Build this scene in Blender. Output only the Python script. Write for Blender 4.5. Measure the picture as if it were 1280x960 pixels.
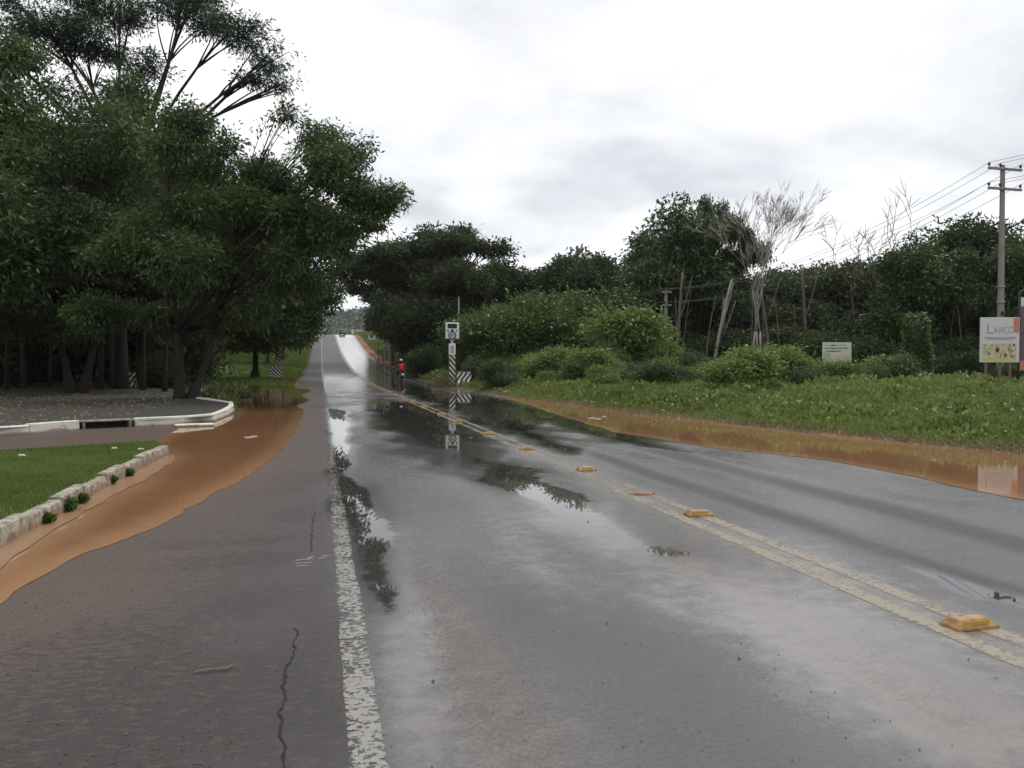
import bpy, math, random
import numpy as np
from mathutils import Vector, Matrix

for o in list(bpy.data.objects):
    bpy.data.objects.remove(o)
scene = bpy.context.scene
C = scene.collection
R = math.radians

# ------------------------------------------------------------------ camera
F, CX, CY, HOR, VPX, EYE = 1050.0, 640.0, 480.0, 455.0, 401.0, 1.53
PITCH = math.atan((CY - HOR) / F)
YAW = math.atan((CX - VPX) / F * math.cos(PITCH))
cam_d = bpy.data.cameras.new('camera')
cam_d.sensor_width = 36.0
cam_d.lens = F / 1280.0 * 36.0
cam_d.clip_start = 0.05
cam_d.clip_end = 6000.0
cam = bpy.data.objects.new('camera', cam_d)
C.objects.link(cam)
cam.location = (0, 0, EYE)
cam.rotation_euler = (math.pi / 2 - PITCH, 0, -YAW)
scene.camera = cam
FW = Vector((math.sin(YAW) * math.cos(PITCH), math.cos(YAW) * math.cos(PITCH), -math.sin(PITCH)))
RT = Vector((math.cos(YAW), -math.sin(YAW), 0))
UP = RT.cross(FW)

def at(px, py, depth):
    """point at that pixel of the 1280x960 photograph, at a depth along the view axis"""
    return Vector((0, 0, EYE)) + (FW + RT * ((px - CX) / F) + UP * ((CY - py) / F)) * depth

def P(px, py, z=0.0):
    """point where the pixel's ray meets the level z"""
    d = FW + RT * ((px - CX) / F) + UP * ((CY - py) / F)
    return Vector((0, 0, EYE)) + d * ((z - EYE) / d.z)

# ------------------------------------------------------------------ world, sun, exposure
SUN_EL, SUN_AZ = R(58), R(50)          # azimuth from +Y towards +X
world = bpy.data.worlds.new('World')
scene.world = world
world.use_nodes = True
wn, wl = world.node_tree.nodes, world.node_tree.links
wn.clear()
w_out = wn.new('ShaderNodeOutputWorld')
w_bg = wn.new('ShaderNodeBackground')
w_bg.inputs['Strength'].default_value = 0.1
sky = wn.new('ShaderNodeTexSky')
sky.sky_type = 'NISHITA'
sky.sun_disc = False
sky.sun_elevation = SUN_EL
sky.sun_rotation = SUN_AZ
tc = wn.new('ShaderNodeTexCoord')
sep = wn.new('ShaderNodeSeparateXYZ')
wl.new(tc.outputs['Generated'], sep.inputs[0])
def wmath(op, a, b=None, clamp=False):
    n = wn.new('ShaderNodeMath'); n.operation = op; n.use_clamp = clamp
    for i, v in enumerate((a, b)):
        if v is None: continue
        if isinstance(v, (int, float)): n.inputs[i].default_value = v
        else: wl.new(v, n.inputs[i])
    return n.outputs[0]
zc = wmath('ADD', wmath('MAXIMUM', sep.outputs[2], 0.0), 0.22)
cmb = wn.new('ShaderNodeCombineXYZ')
wl.new(wmath('DIVIDE', sep.outputs[0], zc), cmb.inputs[0])
wl.new(wmath('DIVIDE', sep.outputs[1], zc), cmb.inputs[1])
def wnoise(scale, detail, rough, off):
    mp = wn.new('ShaderNodeMapping'); mp.inputs['Location'].default_value = off
    wl.new(cmb.outputs[0], mp.inputs[0])
    n = wn.new('ShaderNodeTexNoise'); n.inputs['Scale'].default_value = scale
    n.inputs['Detail'].default_value = detail; n.inputs['Roughness'].default_value = rough
    n.inputs['Distortion'].default_value = 0.25
    wl.new(mp.outputs[0], n.inputs['Vector'])
    return n.outputs['Fac']
cl = wmath('ADD', wmath('MULTIPLY', wnoise(1.15, 5, 0.5, (3.3, 1.9, 0.0)), 0.75), wmath('MULTIPLY', wnoise(3.1, 6, 0.55, (8.1, 2.2, 1)), 0.25))
ramp = wn.new('ShaderNodeValToRGB')
wl.new(cl, ramp.inputs[0])
e = ramp.color_ramp.elements
e[0].position, e[0].color = 0.38, (0.53, 0.535, 0.565, 1)
e[1].position, e[1].color = 0.58, (0.86, 0.86, 0.86, 1)
k = ramp.color_ramp.elements.new(0.47); k.color = (0.70, 0.705, 0.725, 1)
cs = wn.new('ShaderNodeVectorMath'); cs.operation = 'SCALE'; cs.inputs['Scale'].default_value = 10.0
wl.new(ramp.outputs[0], cs.inputs[0])
wm = wn.new('ShaderNodeMix'); wm.data_type = 'RGBA'; wm.inputs[0].default_value = 0.93
wl.new(sky.outputs[0], wm.inputs[6]); wl.new(cs.outputs[0], wm.inputs[7])
wl.new(wm.outputs[2], w_bg.inputs['Color'])
wl.new(w_bg.outputs[0], w_out.inputs['Surface'])

sun_d = bpy.data.lights.new('sun', 'SUN')
sun_d.energy = 1.4
sun_d.angle = R(25)
sun_d.color = (1.0, 0.97, 0.92)
sun = bpy.data.objects.new('sun', sun_d)
C.objects.link(sun)
sdir = Vector((math.sin(SUN_AZ) * math.cos(SUN_EL), math.cos(SUN_AZ) * math.cos(SUN_EL), math.sin(SUN_EL)))
sun.rotation_euler = sdir.to_track_quat('Z', 'Y').to_euler()
sun.location = (0, 0, 60)

scene.view_settings.view_transform = 'Standard'
scene.view_settings.look = 'None'
scene.view_settings.exposure = 0.5
scene.view_settings.gamma = 1.0
scene.view_settings.use_curve_mapping = False
scene.render.engine = 'CYCLES'
scene.cycles.use_denoising = True
scene.cycles.max_bounces = 6
scene.cycles.diffuse_bounces = 3
scene.cycles.glossy_bounces = 3
scene.cycles.transmission_bounces = 3
scene.cycles.transparent_max_bounces = 6
scene.cycles.volume_bounces = 0
scene.cycles.caustics_reflective = False
scene.cycles.caustics_refractive = False

rng = np.random.default_rng(7)
random.seed(7)

# ------------------------------------------------------------------ material helpers
class NT:
    """small wrapper for building node trees"""
    def __init__(s, name):
        s.m = bpy.data.materials.new(name); s.m.use_nodes = True
        s.t = s.m.node_tree; s.t.nodes.clear()
        s.out = s.t.nodes.new('ShaderNodeOutputMaterial')
    def n(s, typ, **kw):
        x = s.t.nodes.new(typ)
        for k_, v in kw.items(): setattr(x, k_, v)
        return x
    def put(s, sock, v):
        if isinstance(v, bpy.types.NodeSocket): s.t.links.new(v, sock)
        elif isinstance(v, (tuple, list)) and sock.type == 'RGBA' and len(v) == 3: sock.default_value = (*v, 1)
        else: sock.default_value = v
    def math(s, op, a, b=None, c=None, clamp=False):
        x = s.n('ShaderNodeMath', operation=op, use_clamp=clamp)
        for i, v in enumerate((a, b, c)):
            if v is not None: s.put(x.inputs[i], v)
        return x.outputs[0]
    def mix(s, f, a, b):
        x = s.n('ShaderNodeMix', data_type='RGBA')
        s.put(x.inputs[0], f); s.put(x.inputs[6], a); s.put(x.inputs[7], b)
        return x.outputs[2]
    def lerp(s, f, a, b):
        x = s.n('ShaderNodeMix', data_type='FLOAT')
        s.put(x.inputs[0], f); s.put(x.inputs[2], a); s.put(x.inputs[3], b)
        return x.outputs[0]
    def smooth(s, v, lo, hi):
        x = s.n('ShaderNodeMapRange', interpolation_type='SMOOTHSTEP')
        s.put(x.inputs[0], v); s.put(x.inputs[1], lo); s.put(x.inputs[2], hi)
        return x.outputs[0]
    def coord(s, which='Object', scale=(1, 1, 1), loc=(0, 0, 0)):
        x = s.n('ShaderNodeTexCoord'); mp = s.n('ShaderNodeMapping')
        mp.inputs['Scale'].default_value = scale; mp.inputs['Location'].default_value = loc
        s.t.links.new(x.outputs[which], mp.inputs[0])
        return mp.outputs[0]
    def pos(s, scale=(1, 1, 1), loc=(0, 0, 0)):
        x = s.n('ShaderNodeNewGeometry'); mp = s.n('ShaderNodeMapping')
        mp.inputs['Scale'].default_value = scale; mp.inputs['Location'].default_value = loc
        s.t.links.new(x.outputs['Position'], mp.inputs[0])
        return mp.outputs[0]
    def noise(s, vec, scale, detail=4, rough=0.55, dist=0.0):
        x = s.n('ShaderNodeTexNoise'); s.put(x.inputs['Vector'], vec)
        x.inputs['Scale'].default_value = scale; x.inputs['Detail'].default_value = detail
        x.inputs['Roughness'].default_value = rough; x.inputs['Distortion'].default_value = dist
        return x.outputs['Fac']
    def attr(s, name):
        x = s.n('ShaderNodeAttribute', attribute_name=name); return x.outputs['Fac']
    def bump(s, h, strength, dist):
        x = s.n('ShaderNodeBump'); s.put(x.inputs['Height'], h)
        s.put(x.inputs['Strength'], strength); x.inputs['Distance'].default_value = dist
        return x.outputs[0]
    def bsdf(s, base, rough=0.6, spec=0.4, normal=None, metallic=0.0, **kw):
        b = s.n('ShaderNodeBsdfPrincipled')
        s.put(b.inputs['Base Color'], base); s.put(b.inputs['Roughness'], rough)
        s.put(b.inputs['Specular IOR Level'], spec); s.put(b.inputs['Metallic'], metallic)
        if normal is not None: s.put(b.inputs['Normal'], normal)
        for k_, v in kw.items(): s.put(b.inputs[k_], v)
        s.t.links.new(b.outputs[0], s.out.inputs['Surface'])
        return b

def simple(name, col, rough=0.55, var=0.25, scale=6.0, spec=0.4, metallic=0.0, bump=0.0, dirt=None, dirt_amt=0.0):
    t = NT(name)
    c = t.coord('Object')
    n = t.noise(c, scale, 5, 0.6)
    lo = tuple(max(0, v * (1 - var)) for v in col); hi = tuple(min(1, v * (1 + var)) for v in col)
    base = t.mix(n, lo, hi)
    if dirt is not None:
        d = t.smooth(t.noise(t.coord('Object', loc=(4, 7, 2)), scale * 0.6, 6, 0.65), 0.62 - dirt_amt * 0.3, 0.75 - dirt_amt * 0.2)
        base = t.mix(d, base, dirt)
    nm = t.bump(t.noise(c, scale * 8, 4), bump, 0.01) if bump else None
    t.bsdf(base, t.lerp(n, rough * 0.85, min(1, rough * 1.15)), spec, nm, metallic)
    return t.m

def leaf_mat(name, dark, light, rough=0.45, spec=0.36, trans=0.22):
    t = NT(name)
    f = t.attr('tint')
    big = t.noise(t.pos(), 0.55, 2)
    f2 = t.math('ADD', t.math('MULTIPLY', f, 0.7), t.math('MULTIPLY', t.math('SUBTRACT', big, 0.35), 0.8), clamp=True)
    col = t.mix(f2, dark, light)
    b = t.n('ShaderNodeBsdfPrincipled')
    t.put(b.inputs['Base Color'], col); b.inputs['Roughness'].default_value = rough
    b.inputs['Specular IOR Level'].default_value = spec
    tr = t.n('ShaderNodeBsdfTranslucent')
    t.put(tr.inputs['Color'], t.mix(0.5, col, tuple(v * 1.3 for v in light)))
    mx = t.n('ShaderNodeMixShader'); mx.inputs[0].default_value = trans
    t.t.links.new(b.outputs[0], mx.inputs[1]); t.t.links.new(tr.outputs[0], mx.inputs[2])
    t.t.links.new(mx.outputs[0], t.out.inputs['Surface'])
    return t.m

def stripe_mat(name, period, slant, ca, cb, axis=0, rough=0.6):
    """painted diagonal stripes, flat print on concrete"""
    t = NT(name)
    c = t.coord('Object')
    s_ = t.n('ShaderNodeSeparateXYZ'); t.put(s_.inputs[0], c)
    v = t.math('ADD', t.math('ADD', s_.outputs[0], s_.outputs[1]), t.math('MULTIPLY', s_.outputs[2], slant))
    fr = t.math('FRACT', t.math('DIVIDE', t.math('ADD', v, 20.0), period))
    st = t.smooth(fr, 0.47, 0.53)
    n = t.noise(c, 7, 5, 0.65)
    base = t.mix(st, ca, cb)
    base = t.mix(t.math('MULTIPLY', t.smooth(n, 0.5, 0.75), 0.55), base, (0.2, 0.16, 0.11))
    t.bsdf(base, rough, 0.3, t.bump(t.noise(c, 60, 3), 0.2, 0.005))
    return t.m

MAT = {}
MAT['bark'] = simple('bark', (0.028, 0.023, 0.019), 0.85, 0.45, 5, 0.2, bump=0.5)
MAT['bark_pale'] = simple('bark_pale', (0.31, 0.285, 0.245), 0.85, 0.35, 3, 0.2, bump=0.4)
MAT['bark_mid'] = simple('bark_mid', (0.13, 0.11, 0.09), 0.85, 0.4, 4, 0.2, bump=0.4)
MAT['bark_dead'] = simple('bark_dead', (0.075, 0.062, 0.052), 0.85, 0.35, 3, 0.2)
MAT['leaf_near'] = leaf_mat('leaf_near', (0.020, 0.034, 0.012), (0.098, 0.146, 0.036), trans=0.28)
MAT['leaf_feather'] = leaf_mat('leaf_feather', (0.018, 0.034, 0.018), (0.050, 0.088, 0.036))
MAT['leaf_dark'] = leaf_mat('leaf_dark', (0.021, 0.032, 0.015), (0.075, 0.100, 0.036), rough=0.6, spec=0.18)
MAT['leaf_mid'] = leaf_mat('leaf_mid', (0.026, 0.048, 0.015), (0.085, 0.130, 0.034))
MAT['leaf_bright'] = leaf_mat('leaf_bright', (0.036, 0.068, 0.019), (0.112, 0.175, 0.042), trans=0.3)
MAT['leaf_yellow'] = leaf_mat('leaf_yellow', (0.070, 0.115, 0.025), (0.210, 0.280, 0.065), trans=0.3)
MAT['leaf_verge'] = leaf_mat('leaf_verge', (0.048, 0.080, 0.020), (0.215, 0.265, 0.070), rough=0.45, trans=0.28)
MAT['leaf_lawn'] = leaf_mat('leaf_lawn', (0.055, 0.092, 0.018), (0.175, 0.235, 0.050), trans=0.3)
MAT['leaf_straw'] = leaf_mat('leaf_straw', (0.12, 0.095, 0.05), (0.30, 0.25, 0.14), trans=0.2)
MAT['leaf_far'] = leaf_mat('leaf_far', (0.028, 0.045, 0.022), (0.060, 0.085, 0.038), trans=0.15)

# ------------------------------------------------------------------ object helpers
def tag(o, label=None, cat=None, group=None, kind=None):
    if label: o['label'] = label
    if cat: o['category'] = cat
    if group: o['group'] = group
    if kind: o['kind'] = kind
    return o

def link(o, parent=None):
    C.objects.link(o)
    if parent is not None: o.parent = parent
    return o

def empty(name, loc=(0, 0, 0), rz=0.0):
    o = bpy.data.objects.new(name, None)
    o.empty_display_size = 0.2
    o.location = loc; o.rotation_euler = (0, 0, rz)
    return link(o)

def copy_tree(o, parent=None):
    c = o.copy(); C.objects.link(c); c.parent = parent
    for ch in list(o.children):
        copy_tree(ch, c)
    return c

class MB:
    """collects shapes into one mesh"""
    def __init__(s): s.v, s.f = [], []
    def add(s, vs, fs):
        b = len(s.v); s.v += [tuple(v) for v in vs]; s.f += [tuple(i + b for i in f) for f in fs]; return s
    def box(s, c, d, bev=0.0, taper=1.0, rot=None):
        """bevelled box: centre, full sizes; taper scales the top"""
        hx, hy, hz = d[0] / 2, d[1] / 2, d[2] / 2
        b = min(bev, hx * .9, hy * .9, hz * .9)
        vs, fs = [], []
        if b <= 0:
            for z in (-hz, hz):
                k_ = taper if z > 0 else 1
                vs += [(-hx * k_, -hy * k_, z), (hx * k_, -hy * k_, z), (hx * k_, hy * k_, z), (-hx * k_, hy * k_, z)]
            fs = [(3, 2, 1, 0), (4, 5, 6, 7)] + [(i, (i + 1) % 4, (i + 1) % 4 + 4, i + 4) for i in range(4)]
        else:
            rings = [(-hz, b), (-hz + b, 0), (hz - b, 0), (hz, b)]
            for z, ins in rings:
                k_ = taper if z > 0 else 1
                x, y = (hx - ins) * k_, (hy - ins) * k_
                e_ = b * .6 if ins == 0 else 0.001 + b * .3
                vs += [(-x + e_, -y, z), (x - e_, -y, z), (x, -y + e_, z), (x, y - e_, z), (x - e_, y, z), (-x + e_, y, z), (-x, y - e_, z), (-x, -y + e_, z)]
            fs = [tuple(range(7, -1, -1)), tuple(range(24, 32))]
            for r_ in range(3):
                for i in range(8):
                    j = (i + 1) % 8
                    fs.append((r_ * 8 + i, r_ * 8 + j, r_ * 8 + 8 + j, r_ * 8 + 8 + i))
        out = []
        for v in vs:
            v = Vector(v)
            if rot is not None: v = rot @ v
            out.append(v + Vector(c))
        return s.add(out, fs)
    def tube(s, pts, radii, sides=6, cap=True):
        pts = [Vector(p) for p in pts]
        n = len(pts)
        vs = []
        ref = Vector((0.31, 0.17, 0.93))
        prev = None
        for i in range(n):
            t = (pts[min(i + 1, n - 1)] - pts[max(i - 1, 0)])
            if t.length < 1e-9: t = Vector((0, 0, 1))
            t.normalize()
            if prev is None:
                a = t.cross(ref)
                if a.length < 0.1: a = t.cross(Vector((1, 0, 0)))
            else:
                a = prev - t * prev.dot(t)
                if a.length < 1e-6: a = t.cross(ref)
            a.normalize(); prev = a; b = t.cross(a)
            r_ = radii[i] if hasattr(radii, '__len__') else radii
            for k_ in range(sides):
                th = 2 * math.pi * k_ / sides
                vs.append(pts[i] + a * (math.cos(th) * r_) + b * (math.sin(th) * r_))
        fs = []
        for i in range(n - 1):
            for k_ in range(sides):
                j = (k_ + 1) % sides
                fs.append((i * sides + k_, i * sides + j, (i + 1) * sides + j, (i + 1) * sides + k_))
        if cap:
            fs.append(tuple(range(sides - 1, -1, -1)))
            fs.append(tuple((n - 1) * sides + k_ for k_ in range(sides)))
        return s.add(vs, fs)
    def lathe(s, prof, sides=16, c=(0, 0, 0), axis='Z'):
        vs = []
        for r_, z in prof:
            for k_ in range(sides):
                th = 2 * math.pi * k_ / sides
                p = (r_ * math.cos(th), r_ * math.sin(th), z)
                if axis == 'Y': p = (p[0], z, p[1])
                if axis == 'X': p = (z, p[0], p[1])
                vs.append((p[0] + c[0], p[1] + c[1], p[2] + c[2]))
        fs = []
        for i in range(len(prof) - 1):
            for k_ in range(sides):
                j = (k_ + 1) % sides
                fs.append((i * sides + k_, i * sides + j, (i + 1) * sides + j, (i + 1) * sides + k_))
        fs.append(tuple(range(sides - 1, -1, -1)))
        fs.append(tuple((len(prof) - 1) * sides + k_ for k_ in range(sides)))
        return s.add(vs, fs)
    def loft(s, sections, close=True):
        """sections: lists of equal-length rings"""
        n = len(sections[0]); vs = [p for sec in sections for p in sec]; fs = []
        for i in range(len(sections) - 1):
            for k_ in range(n):
                j = (k_ + 1) % n
                fs.append((i * n + k_, i * n + j, (i + 1) * n + j, (i + 1) * n + k_))
        if close:
            fs.append(tuple(range(n - 1, -1, -1))); fs.append(tuple((len(sections) - 1) * n + k_ for k_ in range(n)))
        return s.add(vs, fs)
    def mesh(s, name, mat, smooth=False):
        me = bpy.data.meshes.new(name)
        me.from_pydata(s.v, [], s.f)
        me.validate()
        if mat is not None: me.materials.append(MAT[mat] if isinstance(mat, str) else mat)
        if smooth: me.polygons.foreach_set('use_smooth', [True] * len(me.polygons))
        me.update()
        return me
    def build(s, name, mat, parent=None, smooth=False, loc=None):
        o = bpy.data.objects.new(name, s.mesh(name, mat, smooth))
        if loc is not None: o.location = loc
        return link(o, parent)

def np_mesh(name, verts, loops, starts, totals, mat, attrs=None, smooth=False):
    me = bpy.data.meshes.new(name)
    me.vertices.add(len(verts)); me.vertices.foreach_set('co', np.ascontiguousarray(verts, np.float32).ravel())
    me.loops.add(len(loops)); me.loops.foreach_set('vertex_index', np.ascontiguousarray(loops, np.int32))
    me.polygons.add(len(starts)); me.polygons.foreach_set('loop_start', np.ascontiguousarray(starts, np.int32))
    me.polygons.foreach_set('loop_total', np.ascontiguousarray(totals, np.int32))
    if smooth: me.polygons.foreach_set('use_smooth', np.ones(len(starts), bool))
    me.update(calc_edges=True)
    for nm, (dom, arr) in (attrs or {}).items():
        a = me.attributes.new(nm, 'FLOAT', dom); a.data.foreach_set('value', np.ascontiguousarray(arr, np.float32))
    me.materials.append(MAT[mat] if isinstance(mat, str) else mat)
    return me

def norm(a): return a / np.maximum(np.linalg.norm(a, axis=1, keepdims=True), 1e-9)

def leaf_soup(name, base, dirs, L, W, tint, mat, rg, fold=0.18):
    """one rhombic leaf blade per base point"""
    n = len(base)
    d = norm(dirs)
    r_ = norm(rg.normal(size=(n, 3)))
    side = norm(np.cross(d, r_)); nrm = np.cross(side, d)
    L = np.broadcast_to(np.asarray(L, float), (n,))[:, None]; W = np.broadcast_to(np.asarray(W, float), (n,))[:, None]
    v = np.empty((n, 4, 3))
    v[:, 0] = base
    mid = base + d * L * 0.45 + nrm * W * fold
    v[:, 1] = mid + side * W * 0.5
    v[:, 2] = base + d * L - nrm * W * fold
    v[:, 3] = mid - side * W * 0.5
    return np_mesh(name, v.reshape(-1, 3), np.arange(4 * n), np.arange(n) * 4, np.full(n, 4), mat, {'tint': ('FACE', tint)})

# ------------------------------------------------------------------ terrain
def hr(Y):
    """height of the carriageway along the road"""
    Y = np.asarray(Y, float)
    s1 = 0.098
    a = np.clip(Y - 50, 0, 150); h = 0.5 * s1 / 150 * a * a
    b = np.clip(Y - 200, 0, 75); h = h + s1 * b - 0.5 * (s1 / 50) * b * b
    c = np.clip(Y - 275, 0, 400); h = h - 0.049 * c
    return h

def sst(x, a, b):
    t = np.clip((np.asarray(x, float) - a) / (b - a), 0, 1); return t * t * (3 - 2 * t)

def lump(X, Y, f, s=0.0):
    return (np.sin(X * f + s) * np.cos(Y * f * 1.13 + s * 2) + 0.5 * np.sin(X * f * 2.3 + 1.7 + s) * np.sin(Y * f * 2.1 + s))

def verge_x(Y): return np.interp(Y, [-20, 0, 12, 22, 37, 60, 300], [13.0, 12.5, 11.7, 9.9, 8.7, 8.6, 9.0])

def G(X, Y):
    X = np.asarray(X, float); Y = np.asarray(Y, float)
    g = hr(Y) - 0.06
    vx = verge_x(Y)
    g = g + 0.34 * sst(X, vx - 0.3, vx + 7) + 0.10 * sst(X, vx - 0.5, vx + 0.3)
    g = g + (0.07 * lump(X, Y, 0.55)) * sst(X, vx + 1, vx + 6)
    g = g + 15.0 * sst(X, 55, 150) * sst(Y, -60, 60)
    g = g + np.maximum(0.18 * sst(-X, 7.5, 10) * sst(Y, 27, 33), 0.16 * sst(Y, 56, 62) * sst(-X, 1.5, 4))
    g = g + 0.5 * sst(-X, 2, 10) * sst(Y, 75, 110) + 8.0 * sst(-X, 60, 160)
    far = sst(Y, 450, 1300)
    g = g + far * (60 + 18 * np.sin(X * 0.006 + 1.0) + 10 * np.sin(X * 0.013))
    return g

def Gz(x, y): return float(G(np.array([x]), np.array([y]))[0])

def grid_mesh(name, xs, ys, zf, mat, attrf=None, smooth=True):
    X, Y = np.meshgrid(xs, ys)
    Z = zf(X, Y)
    nx, ny = len(xs), len(ys)
    v = np.stack([X, Y, Z], -1).reshape(-1, 3)
    i = np.arange(nx * ny).reshape(ny, nx)
    q = np.stack([i[:-1, :-1], i[:-1, 1:], i[1:, 1:], i[1:, :-1]], -1).reshape(-1, 4)
    at_ = {}
    if attrf:
        for k_, a in attrf(X, Y).items(): at_[k_] = ('POINT', a.ravel())
    n = len(q)
    return np_mesh(name, v, q.ravel(), np.arange(n) * 4, np.full(n, 4), mat, at_, smooth)

# ground material: wet soil, leaf litter and low grass, mixed by an attribute
t = NT('ground_soil')
c0 = t.pos()
n1, n2 = t.noise(c0, 0.5, 5, 0.6), t.noise(c0, 9.0, 5, 0.65)
gr = t.math('ADD', t.attr('grass'), t.math('MULTIPLY', t.math('SUBTRACT', n1, 0.5), 0.7), clamp=True)
soil = t.mix(n2, (0.030, 0.022, 0.015), (0.085, 0.062, 0.040))
redsoil = t.mix(n2, (0.16, 0.075, 0.035), (0.30, 0.16, 0.08))
soil = t.mix(t.attr('red'), soil, redsoil)
grass = t.mix(n2, (0.040, 0.070, 0.018), (0.105, 0.155, 0.040))
t.bsdf(t.mix(t.smooth(gr, 0.3, 0.7), soil, grass), 0.85, 0.2, t.bump(n2, 0.5, 0.06))
MAT['ground'] = t.m

def g_attr(X, Y):
    vx = verge_x(Y)
    gr = 0.9 * sst(X, vx - 0.2, vx + 0.8) * (1 - sst(X, 26, 34)) + 0.95 * sst(Y, 57, 60) * sst(-X, 1.0, 2.5) * (1 - sst(-X, 30, 50))
    gr = np.maximum(gr, sst(Y, 200, 300))
    red = np.exp(-((X - 9.2) / 1.6) ** 2) * sst(Y, 100, 130) + 0.9 * np.exp(-((X + 2.0) / 1.2) ** 2) * sst(Y, 55, 62) * (1 - sst(Y, 72, 84))
    red = np.maximum(red, 0.8 * sst(X, 6, 7.5) * (1 - sst(X, vx, vx + 0.7)) * (1 - sst(Y, 40, 60)))
    return {'grass': np.clip(gr - red, 0, 1), 'red': np.clip(red, 0, 1)}

gx = np.unique(np.concatenate([np.linspace(-900, -60, 40), np.arange(-60, 80, 0.9), np.linspace(80, 900, 40)]))
gy = np.unique(np.concatenate([np.arange(-60, 130, 1.0), np.arange(130, 320, 3.0), np.linspace(320, 1600, 60)]))
o = link(bpy.data.objects.new('ground', grid_mesh('ground', gx, gy, G, 'ground', g_attr)))
tag(o, kind='structure')

# ------------------------------------------------------------------ road
def sdf(poly, X, Y):
    """signed distance (inside positive) to a polygon of ground points"""
    shp = X.shape
    p = np.stack([X.ravel(), Y.ravel()], -1)
    a = np.array([(q[0], q[1]) for q in poly]); b = np.roll(a, -1, 0)
    best = np.full(len(p), 1e9); ins = np.zeros(len(p), bool)
    for (ax, ay), (bx, by) in zip(a, b):
        ex, ey = bx - ax, by - ay
        tt = np.clip(((p[:, 0] - ax) * ex + (p[:, 1] - ay) * ey) / (ex * ex + ey * ey + 1e-12), 0, 1)
        dd = (p[:, 0] - ax - tt * ex) ** 2 + (p[:, 1] - ay - tt * ey) ** 2
        best = np.minimum(best, dd)
        cond = (ay > p[:, 1]) != (by > p[:, 1])
        xi = ax + (p[:, 1] - ay) * ex / (ey if abs(ey) > 1e-9 else 1e-9)
        ins ^= cond & (p[:, 0] < xi)
    return (np.sqrt(best) * np.where(ins, 1, -1)).reshape(shp)

def pp(*pts): return [P(x, y) for x, y in pts]

POOLS = [  # pixel outline on the road, wetness, softness in metres
    (pp((455, 508), (470, 498), (540, 508), (575, 525), (602, 545), (632, 575), (690, 600), (600, 600), (575, 585), (530, 560), (480, 535)), 0.90, 0.7),
    (pp((470, 472), (530, 485), (600, 497), (650, 512), (678, 535), (705, 556), (722, 567), (650, 548), (600, 530), (560, 510), (500, 490)), 0.95, 0.5),
    (pp((622, 600), (690, 604), (765, 640), (830, 680), (880, 694), (800, 704), (700, 660), (640, 622)), 1.0, 0.40),
    (pp((720, 655), (870, 690), (1000, 750), (1150, 815), (1300, 890), (1300, 990), (1050, 880), (880, 770)), 0.80, 0.45),
    (pp((412, 585), (450, 598), (484, 630), (492, 700), (512, 775), (472, 775), (444, 720), (428, 660), (410, 620)), 0.90, 0.2),
    (pp((468, 770), (520, 765), (600, 965), (490, 965)), 0.78, 0.2),
    (pp((408, 510), (434, 513), (440, 590), (414, 592)), 0.92, 0.15),
    (pp((1110, 698), (1200, 722), (1300, 750), (1300, 766), (1200, 744)), 0.95, 0.06),
    (pp((560, 486), (640, 500), (810, 548), (860, 566), (760, 552), (650, 520)), 0.85, 0.4),
]
left_flood = pp((-140, 850), (-60, 790), (0, 757), (60, 716), (110, 690), (200, 658), (260, 622), (320, 590), (352, 562), (374, 532), (380, 514), (370, 507),
                (388, 501), (376, 494), (392, 488), (384, 483), (330, 482), (262, 487), (234, 494), (244, 503), (296, 511), (292, 519), (262, 531), (225, 535), (214, 541), (196, 551), (180, 556), (214, 571),
                (178, 596), (98, 640), (20, 690), (-45, 733), (-140, 795))
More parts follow.
